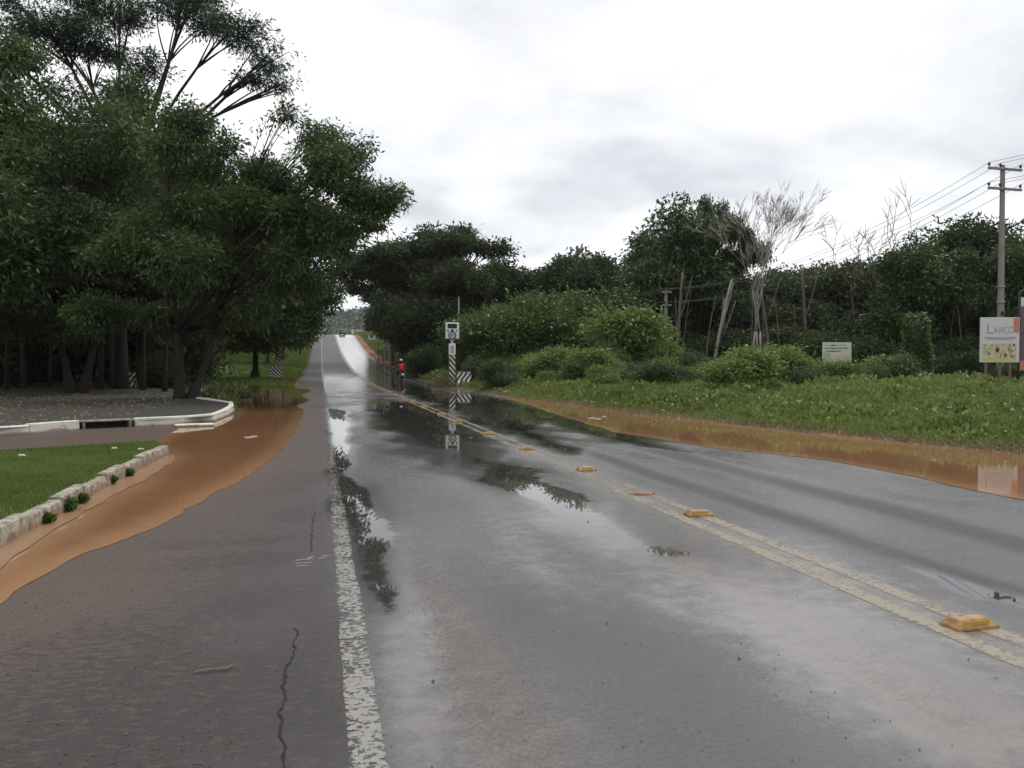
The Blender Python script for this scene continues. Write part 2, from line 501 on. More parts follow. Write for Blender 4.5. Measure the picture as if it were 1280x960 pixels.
def road_attr(X, Y):
    dfl = -sdf(left_flood, X, Y)
    nz = 0.5 * lump(X * 1.0, Y * 0.45, 1.7) + 0.35 * lump(X, Y * 0.5, 4.1, 2.0)
    lane = sst(X, 0.05, 0.3)
    wet = 0.08 + 0.40 * lane
    near = 1 - sst(Y, 44, 60)
    wet = wet + 0.10 * lane * nz * near
    # worn wheel tracks in the oncoming lane dry out first
    for c_, w_, a_ in ((4.5, 0.24, 0.40), (5.8, 0.32, 0.42)):
        wet = wet - a_ * np.exp(-((X - c_ - 0.02 * nz) / w_) ** 2) * (1 - sst(Y, 14, 26))
    wet = np.where(Y > 44, wet + 0.14 * lane * sst(Y, 44, 58) * (1 - sst(Y, 62, 104)), wet)
    Yj = Y + 5.0 * lump(X, Y * 0.15, 1.1) + 2.0 * lump(X, Y * .3, 3.0, 1.0)
    hill = sst(Yj, 62, 108)
    wet = wet + hill * ((0.21 + 0.03 * lump(X * 2, Y * 0.05, 1.5)) * sst(X, 3.6, 3.85) * (1 - sst(X, 7.3, 8.0)) - 0.34 * (1 - sst(X, 3.45, 3.7)) * lane)
    for poly, val, soft in POOLS:
        s_ = sdf(poly, X, Y) + nz * soft * 0.55
        k_ = sst(s_, -soft, soft)
        wet = np.maximum(wet, wet * (1 - k_) + val * k_)
    mud = 0.12 + 0.55 * np.exp(-((X - 0.75) / 0.35) ** 2) * (1 - sst(Y, 5, 9)) + 0.5 * np.exp(-((X - 2.75) / 0.45) ** 2) * (1 - sst(Y, 6, 12))
    mud = mud + 0.35 * np.exp(-((X - 3.65) / 0.5) ** 2) + 0.55 * (1 - lane) * sst(-X, 0.2, 2.5) * sst(lump(X, Y, 0.9, 3.0) + 0.5 * lump(X, Y, 2.6, 1.0), -0.3, 0.9)
    mud = mud + 0.6 * np.exp(-((X + 0.9) / 0.7) ** 2) * sst(Y, 58, 64) * (1 - sst(Y, 70, 80)) + 0.5 * sst(X, 7.0, 8.0)
    mud = mud + 0.55 * sst(-X, 4.5, 8.0) * sst(Y, 8, 12)
    mud = mud + 0.75 * np.exp(-np.clip(dfl, 0, 9) / 0.9) * (1 - lane)
    silt = 0 * X  # pale silty film, with the wet bands' sky sheen painted into its tone
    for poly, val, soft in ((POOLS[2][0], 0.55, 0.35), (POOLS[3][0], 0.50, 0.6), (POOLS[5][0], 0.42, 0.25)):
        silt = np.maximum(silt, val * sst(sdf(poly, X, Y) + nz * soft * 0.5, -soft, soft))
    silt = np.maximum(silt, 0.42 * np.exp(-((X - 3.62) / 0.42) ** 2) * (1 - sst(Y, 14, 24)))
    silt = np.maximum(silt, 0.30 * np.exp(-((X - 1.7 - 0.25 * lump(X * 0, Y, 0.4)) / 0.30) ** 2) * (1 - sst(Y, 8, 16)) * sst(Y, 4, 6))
    wet = np.where(lane > 0.5, wet - 0.10 * np.exp(-((X - 1.75) / 0.8) ** 2) * (1 - sst(Y, 5, 9)), wet)
    dark = 0.48 * (1 - lane) + 0.35 * np.exp(-((X - 1.6) / 0.6) ** 2) * (1 - sst(Y, 4.5, 7.5)) * lane + 0.25 * np.clip(lump(X * 1.2, Y * 0.35, 1.2, 3.0), 0, 1) * lane * near + 0.35 * np.exp(-np.clip(dfl, 0, 9) / 0.35) * (1 - lane)
    for c_, w_, a_ in ((4.5, 0.26, 1.0), (5.8, 0.34, 1.0)):
        dark = dark + a_ * np.exp(-((X - c_ - 0.05 * lump(X * 0, Y, 0.5)) / w_) ** 2) * (1 - sst(Y, 16, 30)) * (0.75 + 0.35 * lump(X, Y * 0.3, 2.0))
    for yb, hb in ((4.35, 0.10), (6.9, 0.16), (7.6, 0.10), (10.6, 0.25)):     # old patch joints across the shoulder
        dark = dark + 0.7 * np.exp(-((Y - yb - 0.10 * np.sin(X * 1.3)) / hb) ** 2) * (1 - lane) * sst(-X, 0.1, 0.4)
    dark = dark + 0.45 * sst(lump(X, Y, 0.8, 6.0) + 0.5 * lump(X, Y, 2.1, 2.0), 0.0, 1.0) * (1 - lane)
    dark = dark + 0.5 * sst(Yj, 64, 112) * (1 - sst(X, 3.5, 3.7))
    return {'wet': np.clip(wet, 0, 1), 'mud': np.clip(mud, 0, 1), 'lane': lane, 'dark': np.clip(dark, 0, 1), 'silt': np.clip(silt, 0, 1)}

t = NT('asphalt')
c0 = t.pos()
a_w, a_m, a_l = t.attr('wet'), t.attr('mud'), t.attr('lane')
n_big = t.noise(t.pos((1, 0.25, 1)), 1.1, 5, 0.6)
n_med = t.noise(c0, 5.5, 5, 0.62)
n_fine = t.noise(c0, 38.0, 4, 0.6)
n_grain = t.noise(c0, 170.0, 2, 0.6)
w = t.math('ADD', a_w, t.math('MULTIPLY', t.math('SUBTRACT', n_med, 0.5), 0.34))
w = t.math('ADD', w, t.math('MULTIPLY', t.math('SUBTRACT', n_fine, 0.5), 0.26))
w = t.math('ADD', w, t.math('MULTIPLY', t.math('SUBTRACT', n_big, 0.5), 0.30), clamp=True)
pool = t.smooth(w, 0.72, 0.84)
film = t.smooth(w, 0.05, 0.70)
asph = t.mix(t.math('ADD', t.math('MULTIPLY', n_grain, 0.6), t.math('MULTIPLY', t.smooth(n_fine, 0.3, 0.7), 0.4)), (0.022, 0.022, 0.024), (0.112, 0.110, 0.112))
asph = t.mix(t.math('MULTIPLY', t.smooth(n_big, 0.35, 0.7), 0.35), asph, (0.088, 0.085, 0.084))
mudc = t.mix(t.math('ADD', t.math('MULTIPLY', n_med, 0.5), t.math('MULTIPLY', t.smooth(n_fine, 0.3, 0.7), 0.5)), (0.040, 0.028, 0.021), (0.185, 0.145, 0.112))
mf = t.math('MULTIPLY', t.smooth(t.math('ADD', a_m, t.math('MULTIPLY', t.math('SUBTRACT', n_med, 0.5), 0.9)), 0.15, 0.95), 0.75)
base = t.mix(mf, asph, mudc)
base = t.mix(t.math('MULTIPLY', t.smooth(t.math('ADD', t.math('ADD', t.attr('dark'), t.math('MULTIPLY', t.math('SUBTRACT', n_med, 0.5), 0.7)), t.math('MULTIPLY', t.math('SUBTRACT', n_fine, 0.5), 0.5)), 0.12, 0.80), 0.74), base, (0.016, 0.015, 0.016))
silt_sheen = t.smooth(t.math('ADD', t.attr('silt'), t.math('MULTIPLY', t.math('SUBTRACT', n_med, 0.5), 0.75)), 0.05, 0.85)
base = t.mix(t.math('MULTIPLY', silt_sheen, 0.85), base, t.mix(n_big, (0.215, 0.205, 0.195), (0.31, 0.275, 0.24)))  # silt colour lightened to carry painted cloud sheen along the wet bands
# silt flakes and crumbs drying on the shoulder
sh = t.math('SUBTRACT', 1.0, a_l)
flk = t.math('MULTIPLY', t.smooth(t.math('ADD', t.noise(t.pos((0.7, 1.6, 1)), 15.0, 6, 0.75), t.math('MULTIPLY', t.math('SUBTRACT', a_m, 0.4), 0.25)), 0.47, 0.60), sh)
base = t.mix(t.math('MULTIPLY', flk, 0.7), base, t.mix(n_fine, (0.055, 0.036, 0.027), (0.18, 0.125, 0.092)))
base = t.mix(t.math('MULTIPLY', sh, 0.30), base, (0.045, 0.031, 0.029))
# loose grit
vor = t.n('ShaderNodeTexVoronoi'); t.put(vor.inputs['Vector'], c0); vor.inputs['Scale'].default_value = 41.0
grit = t.math('MULTIPLY', t.smooth(vor.outputs['Distance'], 0.13, 0.08), t.smooth(t.noise(c0, 2.3, 2), 0.52, 0.66))
base = t.mix(t.math('MULTIPLY', grit, 0.25), base, (0.012, 0.011, 0.010))
# a film of water darkens the stone under it
base = t.mix(t.math('MULTIPLY', pool, 0.55), base, (0.022, 0.018, 0.014))
rough = t.lerp(film, 0.60, 0.11)
rough = t.lerp(pool, rough, 0.015)
bstr = t.math('MULTIPLY', t.math('SUBTRACT', 1.0, pool), t.lerp(film, 0.55, 0.07))
hgt = t.math('ADD', n_grain, t.math('MULTIPLY', n_fine, 0.6))
t.bsdf(base, rough, t.lerp(film, 0.35, 0.55), t.bump(hgt, bstr, 0.006))
MAT['asphalt'] = t.m

road_x = np.unique(np.round(np.concatenate([np.arange(-1.6, 8.31, 0.1), [8.3]]), 3))
road_y = np.unique(np.round(np.concatenate([np.arange(-6, 3, 0.5), np.arange(3, 45, 0.13), np.arange(45, 110, 0.5), np.arange(110, 420, 2.0)]), 3))
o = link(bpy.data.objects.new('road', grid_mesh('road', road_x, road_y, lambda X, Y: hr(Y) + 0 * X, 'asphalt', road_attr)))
tag(o, kind='structure')
ap_x = np.arange(-26, -1.59, 0.2); ap_y = np.arange(-6, 46.1, 0.2)
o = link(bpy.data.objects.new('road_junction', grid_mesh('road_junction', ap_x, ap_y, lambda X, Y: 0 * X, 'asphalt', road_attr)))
tag(o, kind='structure')

# painted lines -------------------------------------------------------
def paint_mat(name, ca, cb, hole_lo, hole_hi, solid=1.0, edge=0.07):
    t = NT(name)
    c0 = t.pos()
    n = t.noise(c0, 26.0, 6, 0.7); n3 = t.noise(c0, 3.0, 4, 0.6); ng = t.noise(c0, 160.0, 2)
    ed = t.math('MULTIPLY', t.math('POWER', t.math('ABSOLUTE', t.attr('across')), 4.0), edge)
    hole = t.smooth(t.math('ADD', t.math('ADD', t.math('ADD', n, t.attr('fade')), ed), t.math('MULTIPLY', t.math('SUBTRACT', n3, 0.5), 0.5)), hole_lo, hole_hi)
    b = t.bsdf(t.mix(n3, ca, cb), t.lerp(n3, 0.30, 0.50), 0.45, t.bump(ng, 0.3, 0.004))
    tr = t.n('ShaderNodeBsdfTransparent'); mx = t.n('ShaderNodeMixShader')
    t.put(mx.inputs[0], t.math('MULTIPLY', hole, solid))
    t.t.links.new(b.outputs[0], mx.inputs[1]); t.t.links.new(tr.outputs[0], mx.inputs[2]); t.t.links.new(mx.outputs[0], t.out.inputs['Surface'])
    return t.m
MAT['paint_white'] = paint_mat('paint_white', (0.18, 0.17, 0.155), (0.31, 0.30, 0.275), 0.49, 0.60)
MAT['paint_yellow'] = paint_mat('paint_yellow', (0.19, 0.16, 0.12), (0.28, 0.24, 0.18), 0.48, 0.72, 0.9, 0.16)

def line_strip(name, xc, w, y0, y1, mat, wob=0.004, lift=0.0022):
    ys = np.unique(np.concatenate([np.arange(y0, min(y1, 40), 0.25), np.arange(max(y0, 40), y1, 2.0), [y1]]))
    rg = np.random.default_rng(int(abs(xc) * 1000) + 3)
    jl = rg.normal(size=len(ys)) * wob; jr = rg.normal(size=len(ys)) * wob
    v, f = [], []
    for i, y in enumerate(ys):
        fade = 1 if y < 40 else 0.3
        for xx in (xc - w / 2 + jl[i] * fade, xc + w / 2 + jr[i] * fade):
            z = float(hr(y)) + lift
            v.append((xx, y, z))
        if i: f.append((2 * i - 2, 2 * i - 1, 2 * i + 1, 2 * i))
    o = MB().add(v, f).build(name, mat)
    a = o.data.attributes.new('across', 'FLOAT', 'POINT'); a.data.foreach_set('value', [-1.0, 1.0] * len(ys))
    fd = np.repeat(0.13 * sst(ys, 7, 11) * (1 - sst(ys, 50, 75)), 2)
    a = o.data.attributes.new('fade', 'FLOAT', 'POINT'); a.data.foreach_set('value', fd.astype(np.float32))
    return tag(o, kind='structure')
line_strip('edge_line', 0.17, 0.15, -4, 300, 'paint_white')
line_strip('centre_line', 3.49, 0.15, -4, 300, 'paint_yellow')
line_strip('centre_line', 3.75, 0.15, -4, 300, 'paint_yellow')
line_strip('edge_line', 7.25, 0.10, 58, 300, 'paint_white')

# ------------------------------------------------------------------ flood water
t = NT('flood_water')
c0 = t.pos()
n1, n2 = t.noise(t.pos((1, 1, 1)), 0.35, 4, 0.55), t.noise(c0, 2.2, 5, 0.6)
col = t.mix(n1, (0.185, 0.086, 0.042), (0.255, 0.130, 0.068))
col = t.mix(t.math('MULTIPLY', t.smooth(n2, 0.52, 0.75), 0.25), col, (0.36, 0.20, 0.10))
col = t.mix(t.attr('deep'), t.mix(0.5, col, (0.42, 0.26, 0.15)), col)
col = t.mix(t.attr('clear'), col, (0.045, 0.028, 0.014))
t.bsdf(col, 0.04, 0.5, t.bump(t.noise(t.pos((1, 0.5, 1)), 3.0, 3, 0.5), 0.02, 0.05), IOR=1.33)
MAT['flood'] = t.m

def sheet(name, poly, z, mat, step=0.25, rough=0.0, attrf=None, seed=1, kind='structure'):
    """a flat sheet with an uneven outline; poly is a list of ground points; triangulated as a clipped grid"""
    rg = np.random.default_rng(seed)
    pts = []
    n = len(poly)
    for i in range(n):
        a, b = Vector((poly[i][0], poly[i][1])), Vector((poly[(i + 1) % n][0], poly[(i + 1) % n][1]))
        m = max(1, int((b - a).length / step))
        for k_ in range(m):
            p = a.lerp(b, k_ / m)
            if rough:
                ph = (p.x * 3.1 + p.y * 1.7)
                d = (b - a).normalized(); nrm = Vector((-d.y, d.x))
                p = p + nrm * rough * (math.sin(ph * 1.3) * 0.5 + math.sin(ph * 3.7 + 1) * 0.35 + rg.normal() * 0.25)
            pts.append(p)
    import bmesh
    bm = bmesh.new()
    vs = [bm.verts.new((p.x, p.y, z)) for p in pts]
    f = bm.faces.new(vs)
    bmesh.ops.triangulate(bm, faces=[f])
    me = bpy.data.meshes.new(name); bm.to_mesh(me); bm.free()
    me.materials.append(MAT[mat])
    if attrf:
        co = np.empty(len(me.vertices) * 3, np.float32); me.vertices.foreach_get('co', co); co = co.reshape(-1, 3)
        for k_, arr in attrf(co[:, 0].astype(float), co[:, 1].astype(float)).items():
            a = me.attributes.new(k_, 'FLOAT', 'POINT'); a.data.foreach_set('value', arr.astype(np.float32))
    if len(me.polygons) and me.polygons[0].normal.z < 0: me.flip_normals()
    o = link(bpy.data.objects.new(name, me))
    return tag(o, kind=kind)

def flood_grid(name, poly, z, attrf, step=0.12, rough=0.12):
    """flood as a fine grid cut along a ragged shoreline, so depth can vary over it"""
    a = np.array([(q[0], q[1]) for q in poly])
    xs = np.arange(a[:, 0].min() - 0.5, a[:, 0].max() + 0.5, step); ys = np.arange(a[:, 1].min() - 0.5, a[:, 1].max() + 0.5, step)
    X, Y = np.meshgrid(xs, ys)
    D = sdf(poly, X, Y) + rough * (0.6 * lump(X, Y, 2.2) + 0.4 * lump(X, Y, 6.3, 1.0))
    nx, ny = len(xs), len(ys)
    # pull border vertices onto the shoreline along the distance gradient
    gy_, gx_ = np.gradient(D, step, step)
    gl = np.maximum(gx_ ** 2 + gy_ ** 2, 0.3)
    mv = (np.abs(D) < step * 1.1)
    X2 = np.where(mv & (D < 0), X - D * gx_ / gl, X); Y2 = np.where(mv & (D < 0), Y - D * gy_ / gl, Y)
    i = np.arange(nx * ny).reshape(ny, nx)
    q = np.stack([i[:-1, :-1], i[:-1, 1:], i[1:, 1:], i[1:, :-1]], -1).reshape(-1, 4)
    Df = D.ravel()
    keep = (Df[q] > 0).sum(1) >= 1
    keep &= (Df[q] > -step * 1.1).all(1)
    q = q[keep]
    used = np.unique(q); mp = np.full(nx * ny, -1); mp[used] = np.arange(len(used))
    v = np.stack([X2.ravel(), Y2.ravel(), np.full(nx * ny, z)], -1)[used]
    q = mp[q]; n = len(q)
    at_ = {k_: ('POINT', arr.ravel()[used]) for k_, arr in attrf(X, Y, D).items()}
    o = link(bpy.data.objects.new(name, np_mesh(name, v, q.ravel(), np.arange(n) * 4, np.full(n, 4), 'flood', at_, True)))
    return tag(o, kind='structure')

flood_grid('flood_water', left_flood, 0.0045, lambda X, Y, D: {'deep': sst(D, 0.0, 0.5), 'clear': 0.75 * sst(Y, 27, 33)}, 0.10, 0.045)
right_flood = pp((1700, 725), (1500, 680), (1280, 626), (1160, 600), (1040, 576), (950, 566), (890, 560), (830, 550), (770, 541), (700, 520), (660, 506), (622, 495),
                 (690, 500), (760, 510), (840, 521), (940, 534), (1070, 549), (1180, 558), (1280, 566), (1500, 590), (1700, 612))
flood_grid('flood_water', right_flood, 0.0045, lambda X, Y, D: {'deep': sst(D, 0.0, 0.5), 'clear': 0 * X}, 0.12, 0.05)

# silt bank along the near kerb
t = NT('silt')
c0 = t.pos(); n2 = t.noise(c0, 9, 5, 0.6)
t.bsdf(t.mix(n2, (0.22, 0.12, 0.062), (0.33, 0.20, 0.12)), 0.3, 0.45, t.bump(n2, 0.2, 0.01))
MAT['silt'] = t.m
sheet('silt_bank', pp((216, 569), (205, 569), (140, 603), (70, 644), (0, 684), (-160, 780), (-160, 812), (-40, 738), (24, 694), (100, 643), (178, 602), (220, 576)), 0.0115, 'silt', 0.15, 0.03)

# ------------------------------------------------------------------ side street, yard, lawn
t = NT('yard_gravel')
c0 = t.pos(); n2 = t.noise(c0, 30, 5, 0.7); n1 = t.noise(c0, 1.2, 4)
t.bsdf(t.mix(n2, t.mix(n1, (0.012, 0.012, 0.010), (0.022, 0.022, 0.018)), t.mix(n1, (0.042, 0.042, 0.035), (0.075, 0.072, 0.060))), 0.8, 0.25, t.bump(n2, 0.6, 0.02))
MAT['gravel_yard'] = t.m
t = NT('street_mud')
c0 = t.pos(); n2 = t.noise(c0, 12, 6, 0.7); n1 = t.noise(t.pos((0.5, 1.5, 1)), 0.9, 4)
t.bsdf(t.mix(n1, t.mix(n2, (0.035, 0.026, 0.020), (0.075, 0.055, 0.042)), t.mix(n2, (0.055, 0.035, 0.024), (0.13, 0.075, 0.048))), 0.5, 0.4, t.bump(n2, 0.4, 0.01))
MAT['street_mud'] = t.m
sheet('side_street', pp((-260, 575), (0, 548), (130, 537), (225, 532), (214, 542), (190, 557), (120, 566), (0, 574), (-260, 600)), 0.0035, 'street_mud', 0.4, 0.05)

near_kerb_front = [P(x, y) for x, y in ((-160, 786), (-60, 722), (0, 686), (75, 645), (140, 606), (180, 585), (211, 569))]
lawn_poly = [P(x, y) for x, y in ((-160, 780), (0, 683), (140, 603), (207, 567), (196, 561), (120, 567), (0, 575), (-200, 600), (-260, 640), (-260, 760))]
sheet('lawn_soil', [p + Vector((-0.06, 0.02, 0)) for p in lawn_poly], 0.135, 'ground', 0.5, 0.0, attrf=lambda x, y: {'grass': np.ones_like(x), 'red': np.zeros_like(x)})
far_kerb_front = [P(x, y) for x, y in ((-220, 560), (-100, 551), (0, 545), (60, 540), (104, 536.5), (136, 535), (190, 532.5), (262, 528.5), (282, 521), (293, 514.5), (291, 509), (250, 503))]
sheet('yard', far_kerb_front[:-1] + [P(236, 500), P(215, 489), P(-260, 489)], 0.155, 'gravel_yard', 0.8, 0.0)

# kerbs: separate stones
t = NT('kerb_concrete')
c0 = t.pos(); n2 = t.noise(c0, 9, 6, 0.7); n1 = t.noise(c0, 2.0, 4)
sp = t.n('ShaderNodeSeparateXYZ'); t.put(sp.inputs[0], c0)
stain = t.smooth(t.math('ADD', sp.outputs[2], t.math('MULTIPLY', t.math('SUBTRACT', n1, 0.5), 0.22)), 0.11, 0.05)
cc = t.mix(t.smooth(n2, 0.3, 0.7), (0.12, 0.10, 0.075), (0.42, 0.38, 0.31))
cc = t.mix(t.math('MULTIPLY', stain, 0.6), cc, (0.21, 0.13, 0.075))
t.bsdf(cc, 0.75, 0.3, t.bump(n2, 0.6, 0.015))
MAT['kerb'] = t.m
t = NT('kerb_whitewash')
c0 = t.pos(); n2 = t.noise(c0, 7, 6, 0.72); n1 = t.noise(c0, 1.5, 4)
sp = t.n('ShaderNodeSeparateXYZ'); t.put(sp.inputs[0], c0)
cc = t.mix(t.smooth(n2, 0.55, 0.66), (0.62, 0.60, 0.54), (0.30, 0.25, 0.19))
stain = t.smooth(t.math('ADD', sp.outputs[2], t.math('MULTIPLY', t.math('SUBTRACT', n1, 0.5), 0.16)), 0.07, 0.02)
t.bsdf(t.mix(t.math('MULTIPLY', stain, 0.75), cc, (0.22, 0.13, 0.075)), 0.7, 0.3, t.bump(n2, 0.4, 0.01))
MAT['kerb_white'] = t.m

def resample(pts, step):
    pts = [Vector((p[0], p[1], 0)) for p in pts]
    out = [pts[0]]; acc = 0.0
    for a, b in zip(pts, pts[1:]):
        L = (b - a).length; d = 0.0
        while acc + (L - d) >= step:
            d += step - acc; acc = 0.0
            out.append(a.lerp(b, d / L))
        acc += L - d
    if (out[-1] - pts[-1]).length > step * 0.35: out.append(pts[-1])
    return out

def kerb(name, pts, step, h, w, mat, label, sink=0.03, gaps=(), seed=3, wear=0.02):
    rg = random.Random(seed)
    root = empty(name, (pts[0][0], pts[0][1], 0)); tag(root, label, 'kerb')
    rs = resample(pts, step)
    for a, b in zip(rs, rs[1:]):
        m = (a + b) / 2; d = (b - a); L = d.length; d.normalize()
        if any((m - Vector((g[0], g[1], 0))).length < g[2] for g in gaps): continue
        nrm = Vector((-d.y, d.x, 0))         # towards the kept side
        hh = h + rg.uniform(-wear, wear * 0.4)
        mb = MB()
        # a stone: rounded top edge, chipped along its length
        secs = []
        ns = 5
        for i in range(ns + 1):
            tt = i / ns * (L - 0.014) + 0.007
            c = a + d * tt
            ch = rg.uniform(0, wear) * (1.0 if rg.random() < .22 else .12)
            prof = [(0.0, -sink), (0.003, hh * 0.55), (0.006 + ch * 0.5, hh - 0.013 - ch), (0.020 + ch, hh - ch * 0.3), (w - 0.015, hh - ch * 0.1), (w, hh - 0.012), (w, -sink)]
            secs.append([c + nrm * u + Vector((0, 0, z)) for u, z in prof])
        mb.loft(secs)
        off = root.location
        mb.v = [(v[0] - off.x, v[1] - off.y, v[2]) for v in mb.v]
        ob = mb.build('kerbstone', mat, root)
    return root
kerb('kerb', near_kerb_front, 0.95, 0.175, 0.14, 'kerb', 'weathered bare concrete kerb edging the bright green lawn corner', wear=0.03)
rs_ = resample(far_kerb_front, 1.25)
gp = min(((u + v) / 2 for u, v in zip(rs_, rs_[1:])), key=lambda m: (m - P(120, 535.5)).length)
kerb('kerb', far_kerb_front, 1.25, 0.21, 0.16, 'kerb_white', 'whitewashed concrete kerb with a drain gap, edging the gravel yard under the trees', gaps=((gp.x, gp.y, 0.3),), seed=5)
# the drain opening: two cheek stones and a lintel
dr = empty('storm_drain', (gp.x, gp.y, 0)); tag(dr, 'dark drain inlet opening in the whitewashed kerb', 'drain')
MAT['dark_void'] = simple('dark_void', (0.012, 0.011, 0.010), 0.9, 0.3, 8)
dl = (far_kerb_front[5] - far_kerb_front[4]).normalized(); dn = Vector((-dl.y, dl.x, 0)); ang = math.atan2(dl.y, dl.x)
rotm = Matrix.Rotation(ang, 3, 'Z')
MB().box(dn * 0.25 + Vector((0, 0, 0.06)), (1.05, 0.10, 0.16), 0.01, rot=rotm).build('back_wall', 'dark_void', dr)
MB().box(dn * 0.15 + Vector((0, 0, 0.175)), (1.12, 0.26, 0.045), 0.012, rot=rotm).build('lintel', 'kerb', dr)
for s_ in (-1, 1):
    MB().box(dl * (0.52 * s_) + dn * 0.12 + Vector((0, 0, 0.07)), (0.06, 0.22, 0.16), 0.008, rot=rotm).build('cheek_stone', 'kerb', dr)

# ------------------------------------------------------------------ vegetation
def bez(a, b, c, n):
    return [a * (1 - t_) ** 2 + b * 2 * t_ * (1 - t_) + c * t_ ** 2 for t_ in np.linspace(0, 1, n)]

def gen_tree(seed, lobes, trunk_h, trunk_r, n_clusters, leaves_per, L, W, rc, flat=0.7, droop=0.35, stems=1, spread=0.4, gap=0.0,
             shell=2.2, twig_frac=0.35, lean=(0, 0), sides=7, flare=1.7, gapf=0.9, sub=0, subr=0.5):
    """returns (wood MB, leaf arrays).  lobes: (x, y, z, rx, ry, rz) from the tree's foot"""
    rg = np.random.default_rng(seed)
    wood = MB()
    lob = np.array(lobes, float)
    forks = []
    for s_ in range(stems):
        a_ = 2 * math.pi * s_ / max(stems, 1) + rg.uniform(0, 1)
        off = Vector((math.cos(a_), math.sin(a_), 0)) * (spread if stems > 1 else 0)
        base = off * 0.35 + Vector((0, 0, -0.25))
        top = Vector((lean[0], lean[1], trunk_h)) + off * 1.6
        mid = base.lerp(top, 0.5) + Vector((rg.normal() * .12, rg.normal() * .12, 0))
        pts = bez(base, mid, top, 7)
        rr = trunk_r * (0.75 if stems > 1 else 1)
        rad = [rr * (flare if i == 0 else (1 + (flare - 1) * 0.35) if i == 1 else 1.0 - 0.06 * i) for i in range(7)]
        wood.tube(pts, rad, sides)
        forks.append((top, rr * 0.66))
    limb_pts = []
    for i, lb in enumerate(lob):
        f, fr = forks[i % len(forks)]
        c = Vector(lb[:3])
        ln_ = (c - f).length; ctrl = f.lerp(c, rg.uniform(.35, .6)) + Vector((rg.normal() * .12 * ln_, rg.normal() * .12 * ln_, abs(c.z - f.z) * 0.12 + rg.uniform(-.06, .10) * ln_))
        pts = bez(f, ctrl, c + Vector((0, 0, lb[5] * 0.15)), 7)
        r0 = fr * rg.uniform(0.55, 0.75)
        wood.tube(pts, [r0 * (1 - 0.11 * j) for j in range(7)], 6)
        limb_pts.append((pts, r0))
    if sub:
        nl, npts = [], []
        for i, lb in enumerate(lob):
            pts, r0 = limb_pts[i]
            for k_ in range(sub):
                d = rg.normal(size=3); d /= np.linalg.norm(d); d[2] = d[2] * 0.8 + 0.12
                c = lb[:3] + d * lb[3:] * rg.uniform(0.55, 0.78)
                s_ = subr * rg.uniform(0.7, 1.25)
                nl.append((*c, *(lb[3:] * s_)))
                a = pts[4]; cv = Vector(c)
                bp_ = bez(a, a.lerp(cv, 0.5) + Vector((rg.normal() * .2, rg.normal() * .2, .25)), cv, 7)
                wood.tube(bp_, [r0 * .42 * (1 - .11 * j) for j in range(7)], 5, cap=False)
                npts.append((bp_, r0 * .42))
        lob = np.array(nl); limb_pts = npts
    wgt = (lob[:, 3] * lob[:, 4] * lob[:, 5]) ** (2 / 3); wgt /= wgt.sum()
    cl = np.empty((0, 3)); ci = np.empty(0, int); out = np.empty((0, 3))
    while len(cl) < n_clusters:
        m = n_clusters * 2
        li = rg.choice(len(lob), m, p=wgt)
        d = norm(rg.normal(size=(m, 3)))
        r_ = rg.random(m) ** (1 / shell)
        p = lob[li, :3] + d * r_[:, None] * lob[li, 3:]
        nz = np.sin(p[:, 0] * gapf + seed) * np.cos(p[:, 1] * gapf * 1.1) + 0.6 * np.sin(p[:, 2] * gapf * 1.7 + p[:, 0] * 0.6) + rg.normal(size=m) * 0.25
        ok = (nz > gap - 1.2) & (p[:, 2] > 0.25)
        cl = np.concatenate([cl, p[ok]]); ci = np.concatenate([ci, li[ok]]); out = np.concatenate([out, d[ok]])
    cl, ci, out = cl[:n_clusters], ci[:n_clusters], out[:n_clusters]
    for j in range(int(n_clusters * twig_frac)):
        pts, r0 = limb_pts[ci[j]]
        c = Vector(cl[j])
        k_ = min(range(2, 7), key=lambda q: (pts[q] - c).length_squared + (6 - q) * 0.6)
        a = pts[k_]
        mid = a.lerp(c, 0.5) + Vector((rg.normal() * .15, rg.normal() * .15, 0.12 * (c - a).length))
        r1 = min(r0 * 0.35, 0.012 + 0.012 * (c - a).length)
        wood.tube(bez(a, mid, c, 4), [r1, r1 * 0.75, r1 * 0.5, r1 * 0.25], 4, cap=False)
    n = n_clusters * leaves_per
    idx = np.repeat(np.arange(n_clusters), leaves_per)
    csz = rg.uniform(0.6, 1.35, n_clusters)[idx][:, None]
    g = np.clip(rg.normal(size=(n, 3)), -1.7, 1.7) * rc * csz; g[:, 2] *= flat
    base = cl[idx] + g
    dirs = out[idx] * 0.5 + norm(rg.normal(size=(n, 3))) * 0.9 + norm(g) * 0.5; dirs[:, 2] -= droop
    tint = np.clip(rg.normal(0.42, 0.30, n_clusters)[idx] + rg.normal(0, 0.16, n), 0, 1)
    Ls = L * rg.uniform(0.6, 1.3, n)
    keep = base[:, 2] > 0.05
    return wood, (base[keep], dirs[keep], Ls[keep], (Ls * W / L)[keep], tint[keep], rg)

def tree_thing(name, seed, loc, leafmat, barkmat, label=None, group=None, cat='tree', scale=1.0, rz=0.0, **kw):
    wood, lf = gen_tree(seed, **kw)
    root = empty(name, loc, rz); root.scale = (scale,) * 3
    tag(root, label, cat, group)
    wood.build('trunk', barkmat, root, smooth=True)
    me = leaf_soup('crown', *lf[:5], leafmat, lf[5])
    link(bpy.data.objects.new('crown' if cat == 'tree' else 'foliage', me), root)
    return root

def foot(px, depth, sink=0.0):
    """ground point below the pixel column px at that depth"""
    p = at(px, HOR, depth)
    return Vector((p.x, p.y, Gz(p.x, p.y) - sink))

